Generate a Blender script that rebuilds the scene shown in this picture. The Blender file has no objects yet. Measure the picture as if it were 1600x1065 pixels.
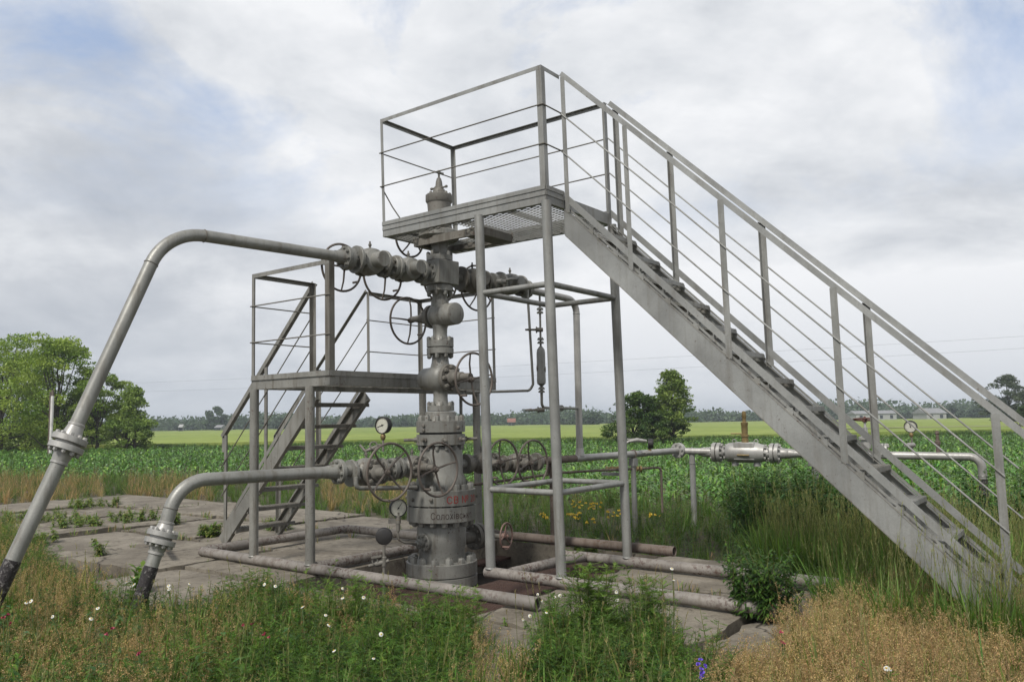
import bpy, bmesh, math, random
import numpy as np
from mathutils import Vector, Matrix
R = math.radians
rnd = random.Random(11)
scene = bpy.context.scene
col = scene.collection
# ------------------------------------------------------------------ camera
FPX, PITCH, ROLL, CH = 1247.0, 0.0963, 0.0162, 1.65
cam = bpy.data.cameras.new('camera'); cam_ob = bpy.data.objects.new('camera', cam); col.objects.link(cam_ob)
cam.sensor_width = 36.0; cam.lens = 36.0*FPX/1600.0; cam.clip_start = 0.05; cam.clip_end = 6000
cam_ob.matrix_world = Matrix.Translation((0, 0, CH)) @ Matrix.Rotation(R(90)+PITCH, 4, 'X') @ Matrix.Rotation(-ROLL, 4, 'Z')
scene.camera = cam_ob
# ------------------------------------------------------------------ sky and sun
SUN_EL, SUN_AZ = R(50), R(208)      # azimuth from +Y clockwise: behind the camera, to the left
world = bpy.data.worlds.new('World'); scene.world = world; world.use_nodes = True
nt = world.node_tree; nt.nodes.clear()
def N(t, **k):
    n = nt.nodes.new(t)
    for a, b in k.items(): setattr(n, a, b)
    return n
def LK(a, b): nt.links.new(a, b)
out = N('ShaderNodeOutputWorld'); bg = N('ShaderNodeBackground'); LK(bg.outputs[0], out.inputs[0])
sky = N('ShaderNodeTexSky'); sky.sky_type = 'NISHITA'; sky.sun_disc = False
sky.sun_elevation = SUN_EL; sky.sun_rotation = SUN_AZ
tc = N('ShaderNodeTexCoord')
sep = N('ShaderNodeSeparateXYZ'); LK(tc.outputs['Generated'], sep.inputs[0])
def M(op, a, b=None, c=None, clamp=False):
    n = N('ShaderNodeMath', operation=op, use_clamp=clamp)
    for i, v in enumerate((a, b, c)):
        if v is None: continue
        if isinstance(v, (int, float)): n.inputs[i].default_value = v
        else: LK(v, n.inputs[i])
    return n.outputs[0]
zz = M('ADD', M('MAXIMUM', sep.outputs[2], 0.0), 0.34)
cx = M('DIVIDE', sep.outputs[0], zz); cy = M('DIVIDE', sep.outputs[1], zz)
comb = N('ShaderNodeCombineXYZ'); LK(cx, comb.inputs[0]); LK(cy, comb.inputs[1]); comb.inputs[2].default_value = 3.7
def noise(vec, scale, detail, rough, dist=0.0, off=(0, 0, 0), sc=(1, 1, 1)):
    mp = N('ShaderNodeMapping'); LK(vec, mp.inputs[0]); mp.inputs['Location'].default_value = off; mp.inputs['Scale'].default_value = sc
    n = N('ShaderNodeTexNoise'); LK(mp.outputs[0], n.inputs['Vector'])
    n.inputs['Scale'].default_value = scale; n.inputs['Detail'].default_value = detail
    n.inputs['Roughness'].default_value = rough; n.inputs['Distortion'].default_value = dist
    return n.outputs[0]
def ramp(fac, stops):
    r = N('ShaderNodeValToRGB'); LK(fac, r.inputs[0]); e = r.color_ramp.elements
    while len(e) < len(stops): e.new(0.5)
    for el, (p, c) in zip(e, stops): el.position = p; el.color = c if len(c) == 4 else (*c, 1)
    return r.outputs[0]
def mixc(f, a, b, mode='MIX'):
    m = N('ShaderNodeMix', data_type='RGBA', blend_type=mode)
    if isinstance(f, (int, float)): m.inputs[0].default_value = f
    else: LK(f, m.inputs[0])
    for i, v in ((6, a), (7, b)):
        if isinstance(v, tuple): m.inputs[i].default_value = (*v, 1)
        else: LK(v, m.inputs[i])
    return m.outputs[2]
n1 = noise(comb.outputs[0], 0.95, 10, 0.58, 0.35, (1.3, 0.4, 0))         # big banks of cloud
n2 = noise(comb.outputs[0], 3.2, 10, 0.60, 0.3, (4.0, 2.0, 1.0))         # lumps
n3 = noise(tc.outputs['Generated'], 3.6, 9, 0.58, 0.35, (0.2, 0.9, 0.3), (1, 1, 1.7))
shade = M('ADD', M('MULTIPLY', n1, 0.42), M('ADD', M('MULTIPLY', n2, 0.26), M('MULTIPLY', n3, 0.32)))
# the cloud deck is thinner and whiter to the right, thicker and greyer to the left
shade = M('ADD', shade, M('MULTIPLY', M('SUBTRACT', sep.outputs[0], 0.05), 0.085))
cloud = ramp(shade, [(0.34, (0.40, 0.43, 0.48)), (0.43, (0.525, 0.55, 0.59)), (0.49, (0.65, 0.67, 0.70)), (0.56, (0.78, 0.79, 0.81))])
lowf = ramp(sep.outputs[2], [(0.0, (1, 1, 1)), (0.04, (.8, .8, .8)), (0.16, (0, 0, 0))])
cloud = mixc(M('MULTIPLY', lowf, 0.60), cloud, (0.47, 0.51, 0.565))
zen = ramp(sep.outputs[2], [(0.50, (1, 1, 1)), (0.80, (0.62, 0.62, 0.62))])  # added: unseen cloud overhead made darker to dim the light on the ground
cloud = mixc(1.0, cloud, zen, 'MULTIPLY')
hole = noise(comb.outputs[0], 1.9, 9, 0.62, 0.4, (7.80, 1.98, 0.0))
holef = M('MULTIPLY', ramp(hole, [(0.50, (0, 0, 0)), (0.66, (1, 1, 1))]), ramp(sep.outputs[2], [(0.20, (0, 0, 0)), (0.40, (1, 1, 1))]))
skys = N('ShaderNodeVectorMath', operation='SCALE'); LK(sky.outputs[0], skys.inputs[0]); skys.inputs['Scale'].default_value = 0.11
skyb = mixc(0.6, skys.outputs[0], (0.36, 0.48, 0.72))
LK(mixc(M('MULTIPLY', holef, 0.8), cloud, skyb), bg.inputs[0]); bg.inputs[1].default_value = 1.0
sun = bpy.data.lights.new('sun', 'SUN'); sun.energy = 3.1; sun.angle = R(12); sun.color = (1.0, 0.965, 0.91)
sun_ob = bpy.data.objects.new('sun', sun); col.objects.link(sun_ob)
sd = Vector((math.sin(SUN_AZ)*math.cos(SUN_EL), math.cos(SUN_AZ)*math.cos(SUN_EL), math.sin(SUN_EL)))
sun_ob.rotation_euler = sd.to_track_quat('Z', 'Y').to_euler(); sun_ob.location = (0, -5, 12)
scene.view_settings.view_transform = 'Standard'; scene.view_settings.look = 'None'
scene.view_settings.exposure = 0.25; scene.view_settings.gamma = 1.0
# ------------------------------------------------------------------ pixel <-> world (calibration of this camera)
_cp, _sp, _cr, _sr = math.cos(PITCH), math.sin(PITCH), math.cos(ROLL), math.sin(ROLL)
def ray(px, py):
    a, b = px-800.0, py-532.5
    u = a*_cr - b*_sr; d = a*_sr + b*_cr
    u, v = u/FPX, -d/FPX
    return (u, _cp - v*_sp, _sp + v*_cp)
def at(px, py, Y):
    r = ray(px, py); k = Y/r[1]
    return Vector((r[0]*k, Y, CH + r[2]*k))
def ground(px, py, z=0.0):
    r = ray(px, py); k = (z-CH)/r[2]
    return Vector((r[0]*k, r[1]*k, z))
def along(px, py, o, d):
    """point seen at a pixel, on the vertical plane through o with horizontal direction d"""
    r = ray(px, py); # (o + t d) x r = 0 in plan
    t = (o[1]*r[0]-o[0]*r[1])/(d[0]*r[1]-d[1]*r[0])
    x, y = o[0]+t*d[0], o[1]+t*d[1]; k = y/r[1]
    return Vector((x, y, CH + r[2]*k))
def proj(x, y, z):
    z = z-CH; d = y*_cp+z*_sp; a = FPX*x/d; b = -FPX*(-y*_sp+z*_cp)/d
    return 800+a*_cr+b*_sr, 532.5-a*_sr+b*_cr
# ------------------------------------------------------------------ object helpers
def tag(o, label=None, cat=None, group=None, kind=None):
    if label: o['label'] = label
    if cat: o['category'] = cat
    if group: o['group'] = group
    if kind: o['kind'] = kind
    return o
def thing(name, label, cat, loc=(0, 0, 0), group=None):
    o = bpy.data.objects.new(name, None); col.objects.link(o); o.location = loc; o.empty_display_size = 0.2
    return tag(o, label, cat, group)
def world_loc(o):
    v = Vector((0, 0, 0))
    while o is not None: v = v + o.location; o = o.parent
    return v
def copy_tree(o, parent=None):
    c = o.copy(); col.objects.link(c); c.parent = parent
    for ch in list(o.children): copy_tree(ch, c)
    return c
class MB:
    def __init__(s): s.v = []; s.f = []
    def add(s, vs, fs):
        n = len(s.v); s.v += [tuple(v) for v in vs]; s.f += [tuple(i+n for i in f) for f in fs]; return s
    def box(s, c, X, Y, Z):
        c, X, Y, Z = Vector(c), Vector(X), Vector(Y), Vector(Z)
        vs = [c+X*i+Y*j+Z*k for k in (-1, 1) for j in (-1, 1) for i in (-1, 1)]
        return s.add(vs, [(0, 2, 3, 1), (4, 5, 7, 6), (0, 1, 5, 4), (2, 6, 7, 3), (0, 4, 6, 2), (1, 3, 7, 5)])
    def bar(s, p0, p1, w, h, up=(0, 0, 1)):
        p0, p1 = Vector(p0), Vector(p1); d = (p1-p0); L = d.length; d.normalize(); up = Vector(up)
        x = d.cross(up)
        if x.length < 1e-4: x = d.cross(Vector((0, 1, 0)))
        x.normalize(); y = x.cross(d).normalized()
        return s.box((p0+p1)/2, d*L/2, x*w/2, y*h/2)
    def angle(s, p0, p1, a, b, size=0.05, t=0.005):
        """L profile: legs grow from the line p0-p1 along unit vectors a and b"""
        a, b = Vector(a), Vector(b); p0, p1 = Vector(p0), Vector(p1)
        m = (p0+p1)/2; h = (p1-p0)/2
        s.box(m+a*size/2+b*t/2, h, a*size/2, b*t/2)
        return s.box(m+b*(size+t)/2+a*t/2, h*0.9995, a*t/2, b*(size-t)/2)
    def channel(s, p0, p1, web, fl, depth, width, t=0.007):
        """C profile: web along unit vector web (centred on the line), flanges along fl"""
        p0, p1 = Vector(p0), Vector(p1); web, fl = Vector(web), Vector(fl); m = (p0+p1)/2; h = (p1-p0)/2
        s.box(m+fl*t/2, h, fl*t/2, web*(depth/2-t))
        for q in (-1, 1): s.box(m+web*q*(depth/2-t/2)+fl*width/2, h, fl*width/2, web*t/2)
        return s
    def tube(s, pts, r, n=12, caps=True):
        pts = [Vector(p) for p in pts]; m = len(pts); rr = r if isinstance(r, (list, tuple)) else [r]*m
        T = [(pts[min(i+1, m-1)]-pts[max(i-1, 0)]).normalized() for i in range(m)]
        u = T[0].orthogonal().normalized(); vs = []; fs = []
        for i in range(m):
            u = (u-T[i]*u.dot(T[i])).normalized(); w = T[i].cross(u)
            for k in range(n):
                a = 2*math.pi*k/n; vs.append(pts[i]+(u*math.cos(a)+w*math.sin(a))*rr[i])
        for i in range(m-1):
            for k in range(n):
                a, b = i*n+k, i*n+(k+1) % n; fs.append((a, b, b+n, a+n))
        if caps: fs.append(tuple(range(n-1, -1, -1))); fs.append(tuple((m-1)*n+k for k in range(n)))
        return s.add(vs, fs)
    def lathe(s, o, ax, prof, n=28):
        """prof: (radius, distance along ax); closed when it starts and ends on the axis"""
        o, ax = Vector(o), Vector(ax).normalized(); u = ax.orthogonal().normalized(); w = ax.cross(u)
        vs = []; idx = []
        for r, t in prof:
            if r < 1e-6: idx.append([len(vs)]*n); vs.append(o+ax*t)
            else:
                st = len(vs); idx.append([st+k for k in range(n)])
                for k in range(n):
                    a = 2*math.pi*k/n; vs.append(o+ax*t+(u*math.cos(a)+w*math.sin(a))*r)
        fs = []
        for i in range(len(prof)-1):
            A, B = idx[i], idx[i+1]
            for k in range(n):
                q = [A[k], A[(k+1) % n], B[(k+1) % n], B[k]]; q2 = []
                for z in q:
                    if z not in q2: q2.append(z)
                if len(q2) > 2: fs.append(tuple(q2))
        return s.add(vs, fs)
    def disc(s, o, ax, r, t0, t1, n=28, ch=0.06):
        c = min(ch*abs(t1-t0), 0.008); q = 1 if t1 > t0 else -1
        return s.lathe(o, ax, [(0, t0), (r-c, t0), (r, t0+q*c), (r, t1-q*c), (r-c, t1), (0, t1)], n)
    def nut(s, o, ax, r, h, tip=0.4):
        s.lathe(o, ax, [(0, 0), (r, 0), (r, h*0.85), (r*0.9, h), (0, h)], 6)
        return s.lathe(o, ax, [(r*0.52, h), (r*0.5, h*(1+tip)), (0, h*(1+tip))], 8)
    def bolts(s, o, ax, Rr, cnt, r, h, phase=0.0, tip=0.4):
        ax = Vector(ax).normalized(); u = ax.orthogonal().normalized(); w = ax.cross(u)
        for k in range(cnt):
            a = phase+2*math.pi*k/cnt
            s.nut(Vector(o)+(u*math.cos(a)+w*math.sin(a))*Rr, ax, r*rnd.uniform(.95, 1.05), h*rnd.uniform(.85, 1.1), tip*rnd.uniform(.1, .7))
        return s
    def torus(s, o, ax, Rr, r, n=36, m=8, wob=0.0):
        o, ax = Vector(o), Vector(ax).normalized(); u = ax.orthogonal().normalized(); w = ax.cross(u); vs = []; fs = []
        for i in range(n):
            a = 2*math.pi*i/n; e = u*math.cos(a)+w*math.sin(a); c = o+e*Rr*(1+wob*math.sin(2*a+1))
            for k in range(m):
                b = 2*math.pi*k/m; vs.append(c+(e*math.cos(b)+ax*math.sin(b))*r)
        for i in range(n):
            for k in range(m):
                a, b = i*m+k, i*m+(k+1) % m; c, d = ((i+1) % n)*m+k, ((i+1) % n)*m+(k+1) % m; fs.append((a, c, d, b))
        return s.add(vs, fs)
    def build(s, name, mat, parent=None, smooth=True, bevel=0.0, label=None, cat=None, group=None, kind=None, loc=None):
        base = world_loc(parent) if parent else Vector(loc if loc is not None else (0, 0, 0))
        me = bpy.data.meshes.new(name); me.from_pydata([Vector(v)-base for v in s.v], [], s.f); me.update()
        bm = bmesh.new(); bm.from_mesh(me); bmesh.ops.recalc_face_normals(bm, faces=bm.faces); bm.to_mesh(me); bm.free()
        if smooth:
            me.polygons.foreach_set('use_smooth', [True]*len(me.polygons)); me.set_sharp_from_angle(angle=R(38))
        me.materials.append(mat); o = bpy.data.objects.new(name, me); col.objects.link(o)
        if parent: o.parent = parent
        else: o.location = base
        if bevel:
            b = o.modifiers.new('bevel', 'BEVEL'); b.width = bevel; b.segments = 2; b.limit_method = 'ANGLE'
        return tag(o, label, cat, group, kind)
def bend(pts, rad, n=8):
    """round the corners of a polyline"""
    pts = [Vector(p) for p in pts]; outp = [pts[0]]
    for i in range(1, len(pts)-1):
        a, b, c = pts[i-1], pts[i], pts[i+1]; d0 = (a-b).normalized(); d1 = (c-b).normalized()
        rr = rad[i-1] if isinstance(rad, (list, tuple)) else rad
        ang = d0.angle(d1); cut = min(rr/math.tan(ang/2), (a-b).length*.49, (c-b).length*.49)
        re = cut*math.tan(ang/2); p0 = b+d0*cut; p1 = b+d1*cut; ctr = b+(d0+d1).normalized()*(re/math.sin(ang/2))
        va, vb = p0-ctr, p1-ctr; tot = va.angle(vb); axn = va.cross(vb).normalized()
        for k in range(n+1):
            outp.append(ctr+Matrix.Rotation(tot*k/n, 3, axn) @ va)
    outp.append(pts[-1]); return outp
# ------------------------------------------------------------------ materials
class MT:
    def __init__(s, name):
        s.m = bpy.data.materials.new(name); s.m.use_nodes = True; s.t = s.m.node_tree; s.b = s.t.nodes['Principled BSDF']
        s.o = s.t.nodes['Material Output']; s.tcn = s.t.nodes.new('ShaderNodeTexCoord')
    def n(s, t, **k):
        x = s.t.nodes.new(t)
        for a, b in k.items(): setattr(x, a, b)
        return x
    def l(s, a, b): s.t.links.new(a, b)
    def noise(s, scale, detail=6, rough=.6, sc=(1, 1, 1), dist=0, loc=(0, 0, 0), src=None):
        mp = s.n('ShaderNodeMapping'); s.l(src or s.geo(), mp.inputs[0]); mp.inputs['Scale'].default_value = sc; mp.inputs['Location'].default_value = loc
        x = s.n('ShaderNodeTexNoise'); s.l(mp.outputs[0], x.inputs['Vector']); x.inputs['Scale'].default_value = scale
        x.inputs['Detail'].default_value = detail; x.inputs['Roughness'].default_value = rough; x.inputs['Distortion'].default_value = dist
        return x.outputs[0]
    def geo(s):
        if not hasattr(s, 'g'): s.g = s.n('ShaderNodeNewGeometry')
        return s.g.outputs['Position']
    def ramp(s, f, stops):
        r = s.n('ShaderNodeValToRGB'); s.l(f, r.inputs[0]); e = r.color_ramp.elements
        while len(e) < len(stops): e.new(0.5)
        for el, (p, c) in zip(e, stops): el.position = p; el.color = (*c, 1) if isinstance(c, tuple) else (c, c, c, 1)
        return r.outputs[0]
    def mix(s, f, a, b, mode='MIX'):
        m = s.n('ShaderNodeMix', data_type='RGBA', blend_type=mode)
        if isinstance(f, (int, float)): m.inputs[0].default_value = f
        else: s.l(f, m.inputs[0])
        for i, v in ((6, a), (7, b)):
            if isinstance(v, tuple): m.inputs[i].default_value = (*v, 1)
            else: s.l(v, m.inputs[i])
        return m.outputs[2]
    def math(s, op, a, b, clamp=False):
        m = s.n('ShaderNodeMath', operation=op, use_clamp=clamp)
        for i, v in enumerate((a, b)):
            if isinstance(v, (int, float)): m.inputs[i].default_value = v
            else: s.l(v, m.inputs[i])
        return m.outputs[0]
    def set(s, colr=None, rough=None, metal=None, bump=None, bs=.3, bd=.01, spec=None):
        for key, v in (('Base Color', colr), ('Roughness', rough), ('Metallic', metal), ('Specular IOR Level', spec)):
            if v is None: continue
            if isinstance(v, tuple): s.b.inputs[key].default_value = (*v, 1)
            elif isinstance(v, (int, float)): s.b.inputs[key].default_value = v
            else: s.l(v, s.b.inputs[key])
        if bump is not None:
            x = s.n('ShaderNodeBump'); x.inputs['Strength'].default_value = bs; x.inputs['Distance'].default_value = bd
            s.l(bump, x.inputs['Height']); s.l(x.outputs[0], s.b.inputs['Normal'])
        return s.m
def paint(name, base, rust=.5, rustcol=(.085, .05, .036), metal=.25, rough=.5, dirt=.5, bs=.25):
    """aged silver paint: blotches, drips, rust spots"""
    m = MT(name); b2 = tuple(c*.68 for c in base)
    big = m.noise(2.2, 5, .6); drip = m.noise(14, 5, .65, (1, 1, .10)); fine = m.noise(75, 4, .6)
    c = m.mix(m.ramp(big, [(.35, 0.), (.65, 1.)]), base, b2)
    c = m.mix(m.math('MULTIPLY', m.ramp(drip, [(.50, 0.), (.68, 1.)]), dirt), c, tuple(x*.45*k for x, k in zip(base, (1.05, .93, .80))))
    spot = m.math('MULTIPLY', m.ramp(m.noise(26, 7, .72), [(.70-.15*rust, 0.), (.76-.15*rust, 1.)]), m.ramp(m.noise(1.7, 4, .6, loc=(5, 2, 1)), [(.40, 0.), (.60, 1.)]))
    c = m.mix(spot, c, rustcol)
    c = m.mix(.13, c, m.ramp(fine, [(.3, 0.), (.7, .6)]), 'OVERLAY')
    r = m.mix(spot, m.ramp(fine, [(.3, rough-.08), (.7, rough+.12)]), (.9, .9, .9))
    mt = m.mix(spot, (metal,)*3, (0., 0., 0.))
    hh = m.math('ADD', m.math('MULTIPLY', fine, .5), spot)
    return m.set(c, r, mt, hh, bs, .004)
P_MAIN = paint('silver_paint', (.31, .31, .29), .55, dirt=.6)
P_TREE = paint('wellhead_paint', (.27, .266, .24), .8, metal=.2, dirt=.8, bs=.6)
P_DARK = paint('weathered_paint', (.205, .192, .165), .8, metal=.15, rough=.6, dirt=.8)
P_LOW = paint('worn_platform_paint', (.275, .268, .24), .8, metal=.2, dirt=.8)
P_WHEEL = paint('handwheel_paint', (.15, .125, .105), .8, metal=.15, rough=.6)
P_PIPE = paint('pipe_paint', (.31, .307, .28), .5, metal=.3, rough=.45, dirt=.6)
P_STR = paint('stair_paint', (.34, .342, .325), .5, metal=.25, dirt=.35)
P_GROUND = paint('ground_pipe_paint', (.275, .25, .222), 1.25, rustcol=(.075, .042, .032), metal=.1, rough=.6, dirt=.8)
P_RUST = paint('rusty_pipe_paint', (.17, .135, .11), 1.2, rustcol=(.09, .055, .035), metal=.05, rough=.75, dirt=.9)
P_GRATE = paint('rusty_grate_steel', (.07, .035, .025), 1.5, metal=.0, rough=.85)
P_FRESH = paint('pale_silver_paint', (.40, .39, .365), .2, metal=.25, rough=.42, dirt=.35)
def simple(name, c, rough=.6, metal=0., var=.25, scale=20):
    m = MT(name); f = m.ramp(m.noise(scale, 4), [(.3, 1-var), (.7, 1+var)])
    return m.set(m.mix(1., c, f, 'MULTIPLY'), rough, metal)
P_BLACK = simple('black_gauge_case', (.022, .02, .019), .55)
P_DIAL = simple('gauge_dial', (.45, .44, .37), .45, var=.12, scale=60)
P_NEEDLE = simple('gauge_needle', (.01, .01, .01), .5)
P_BRASS = simple('tarnished_brass', (.22, .16, .07), .55, .5)
P_REDWR = simple('red_stencil_paint', (.32, .03, .02), .6)
P_BRWR = simple('dark_stencil_paint', (.045, .028, .022), .7)
m = MT('bitumen_wrap'); f = m.noise(38, 6, .7)
P_BIT = m.set(m.mix(m.ramp(f, [(.54, 0.), (.60, 1.)]), (.012, .008, .008), (.16, .15, .14)), .45, 0., f, .8, .02)
# ================================================================== steel access platforms
YAW = -0.65
CA, SA = math.cos(YAW), math.sin(YAW)
Av, Bv, Zv = Vector((CA, SA, 0)), Vector((-SA, CA, 0)), Vector((0, 0, 1))
class Frame:
    def __init__(s, x, y, lx, ly): s.o = (x, y, lx, ly)
    def __call__(s, a, b, z):
        x, y, lx, ly = s.o
        return Vector((x+a*CA-b*SA+lx*z, y+a*SA+b*CA+ly*z, z))
F1 = Frame(-1.438, 9.4015, -.0203, -.0184)
F2 = Frame(-3.1117, 9.5759, -.0099, -.0014)
def grating(mb, P, a0, a1, b0, b1, z, pitch=.125, w=.0065, h=.006, ratio=2.2):
    """expanded metal: two families of slanting strands; P maps (a,b,z)"""
    La, Lb = a1-a0, b1-b0; step = pitch
    for sgn in (1, -1):
        c = -Lb*ratio if sgn > 0 else 0
        top = La if sgn > 0 else La+Lb*ratio
        while c < top:
            pts = []
            def fa(b): return c+sgn*b*ratio
            bs = sorted([0, Lb, (0-c)/(sgn*ratio), (La-c)/(sgn*ratio)])
            lo = None
            ins = [b for b in bs if -1e-6 <= b <= Lb+1e-6 and -1e-6 <= fa(b) <= La+1e-6]
            if len(ins) >= 2 and ins[-1]-ins[0] > .01:
                p0, p1 = P(a0+fa(ins[0]), b0+ins[0], z), P(a0+fa(ins[-1]), b0+ins[-1], z+(.0015 if sgn > 0 else 0))
                mb.bar(p0, p1, w, h)
            c += step
    return mb
def rod(mb, P, pts, r=.008): return mb.tube([P(*p) for p in pts], r, 7)
# ---------------------------------------------------- upper platform with its staircase
L1, W1, Z1, RH = 2.3665, 1.3113, 3.996, 1.25
up = thing('access_platform', 'tall grey steel platform over the wellhead with a long staircase descending to the right', 'platform', F1(L1, 0, 0.0))
s1 = .8833; t1 = Z1+RH
for (a, b) in ((L1, 0), (L1-s1, 0), (L1, W1), (L1-s1, W1)):
    mb = MB(); top = Z1-.165 if b == 0 or a < L1 else Z1-.17
    P0, Pm = F1(a, b, .09), F1(a, b, top)
    mb.tube([P0, P0.lerp(Pm, .5), Pm], .051, 20)
    mb.torus(F1(a, b, .10), Zv, .052, .010, 20, 6)
    mb.build('leg', P_MAIN, up)
for z in (2.984, .912):
    for p, q in (((L1-s1, 0), (L1, 0)), ((L1, 0), (L1, W1)), ((L1-s1, 0), (L1-s1, W1)), ((L1-s1, W1), (L1, W1))):
        MB().tube([F1(*p, z), F1(*q, z)], .031, 14).build('cross_brace', P_MAIN, up)
# deck beams (channel) round the deck with a toe board on top
zc = Z1-.115
mb = MB()
mb.channel(F1(0, 0, zc), F1(L1, 0, zc), Zv, Bv, .13, .05)
mb.channel(F1(0, W1, zc), F1(L1, W1, zc), Zv, -Bv, .13, .05)
mb.channel(F1(0, .0, zc)+Av*.001, F1(0, W1, zc)+Av*.001, Zv, Av, .126, .05)
mb.channel(F1(L1, 0, zc)-Av*.001, F1(L1, W1, zc)-Av*.001, Zv, -Av, .126, .05)
for a in (.30, 1.06, 1.72): mb.bar(F1(a, .05, zc), F1(a, W1-.05, zc), .02, .05)
mb.build('deck_frame', P_MAIN, up)
mb = MB()
for p, q, n in (((0, 0), (L1, 0), -Bv), ((0, W1), (L1, W1), Bv), ((0, 0), (0, W1), -Av), ((L1, 0), (L1, .32), Av)):
    z = Z1-.022; mb.bar(F1(*p, z)+n*.007, F1(*q, z)+n*.007, .008, .044); mb.bar(F1(*p, z-.064)+n*.005, F1(*q, z-.064)+n*.005, .006, .030); mb.bar(F1(*p, z-.036)+n*.002, F1(*q, z-.036)+n*.002, .003, .032)
mb.build('toe_board', P_MAIN, up)
mb = MB()
ZG = Z1-.172
grating(mb, F1, .01, .30, .01, W1-.01, ZG, .125, .0075); grating(mb, F1, 1.06, L1-.01, .01, W1-.01, ZG, .125, .0075)
grating(mb, F1, .30, 1.06, .01, .16, ZG, .125, .0075); grating(mb, F1, .30, 1.06, .74, W1-.01, ZG, .125, .0075)
mb.build('deck_grating', P_MAIN, up, smooth=False)
# shallow steel tray hung round the wellhead opening
mb = MB(); zt = Z1-.235
mb.bar(F1(.22, .30, zt), F1(1.26, .30, zt), .012, .09); mb.bar(F1(.22, .88, zt), F1(1.26, .88, zt), .012, .09)
mb.bar(F1(.22, .306, zt), F1(.22, .874, zt), .012, .09); mb.bar(F1(1.26, .306, zt), F1(1.26, .874, zt), .012, .09)
for a0, a1, b0, b1 in ((.23, .30, .31, .87), (1.02, 1.25, .31, .87), (.30, 1.02, .31, .34), (.30, 1.02, .80, .87)):
    mb.box(F1((a0+a1)/2, (b0+b1)/2, zt-.04), Av*(a1-a0)/2, Bv*(b1-b0)/2, Zv*.003)
for a, b in ((.22, .30), (1.26, .30), (.22, .88), (1.26, .88)): mb.bar(F1(a, b, zt), F1(a, b, zc-.05), .025, .025, (0, 1, 0))
mb.build('drip_tray', P_DARK, up, smooth=False)
# guard rails: posts and top rails of angle iron, rods between
def post(P, a, b, z0, z1, da, db, mat, par, size=.045, name='rail_post'):
    return MB().angle(P(a, b, z0), P(a, b, z1), Av*da, Bv*db, size, .005).build(name, mat, par, smooth=False)
post(F1, 0, 0, Z1-.05, t1, 1, 1, P_MAIN, up, .04)
post(F1, L1, 0, Z1-.05, t1, -1, 1, P_MAIN, up, .065)
post(F1, 0, W1, Z1-.05, t1, 1, -1, P_MAIN, up, .045)
post(F1, L1, W1, Z1-.05, t1, -1, -1, P_MAIN, up, .06)
for p, q, n in (((0, 0), (L1, 0), Bv), ((0, 0), (0, W1), Av), ((0, W1), (L1, W1), -Bv)):
    MB().angle(F1(*p, t1+.004), F1(*q, t1+.004), n, -Zv, .042, .005).build('top_rail', P_MAIN, up, smooth=False)
BS = .335                                   # near side of the staircase
MB().angle(F1(L1, 0, t1+.004), F1(L1, BS, t1+.004), -Av, -Zv, .042, .005).build('top_rail', P_MAIN, up, smooth=False)
for z in (Z1+.84, Z1+.43):
    d = rnd.uniform(-.01, .01)
    for pts in (((-.02, -.006, z), (1.2, -.008, z+d), (L1+.02, -.006, z)), ((0, W1+.006, z), (L1, W1+.006, z)), ((L1+.006, 0, z), (L1+.006, BS, z))):
        MB().tube([F1(*p) for p in pts], .008, 7).build('guard_rod', P_DARK, up)
MB().tube([F1(-.006, 0, Z1+.84), F1(-.006, W1, Z1+.84)], .008, 7).build('guard_rod', P_DARK, up)
MB().tube([F1(-.006, 0, Z1+.43), F1(.05, .12, Z1+.2), F1(.12, .24, Z1+.0)], .008, 7).build('guard_rod', P_DARK, up, label='guard rod bent down to the deck')
# staircase of the upper platform
K1 = (3.996-.392)/3.6818; RUN1 = 3.72
def stz(r): return Z1-.196-K1*r             # top edge of the stringers
for b, n in ((BS, Bv), (W1, -Bv)):
    r0, r1 = -.01, RUN1+.02; p0, p1 = F1(L1, b, stz(0)), F1(L1+RUN1, b, stz(RUN1))
    d = (p1-p0).normalized(); wv = Bv.cross(d).normalized(); mb = MB(); DV = .265
    q = [F1(L1+r0, b, stz(r0)), F1(L1+r1, b, stz(r1)), F1(L1+r1, b, stz(r1)-DV), F1(L1+r0, b, stz(r0)-DV)]
    mb.add(q+[v+n*.007 for v in q], [(0, 1, 2, 3), (7, 6, 5, 4), (0, 4, 5, 1), (1, 5, 6, 2), (2, 6, 7, 3), (3, 7, 4, 0)])
    for zo in (.006, -DV-.006): MB().bar(F1(L1+r0, b, stz(r0)+zo)+n*.026, F1(L1+r1, b, stz(r1)+zo)+n*.026, .058, .007, wv).build('stringer_edge', P_LOW, up, smooth=False)
    mb.box(F1(L1+.003, b, stz(0)-.12)+n*.05, Av*.004, Bv*.05, Zv*.13)
    mb.build('stringer', P_STR, up, smooth=False)
    q0, q1 = F1(L1-.03, b, stz(-.03)+.155), F1(L1+RUN1, b, stz(RUN1)+.155)
    MB().bar(q0+n*.004, q1+n*.004, .006, .062, wv).build('toe_board', P_STR, up, smooth=False)
    q0, q1 = F1(L1+.02, b, stz(.02)+.030), F1(L1+RUN1, b, stz(RUN1)+.030)
    MB().angle(q0+n*.030, q1+n*.030, n, -wv, .02, .004).build('tread_rail', P_MAIN, up, smooth=False)
NT = 13
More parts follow.
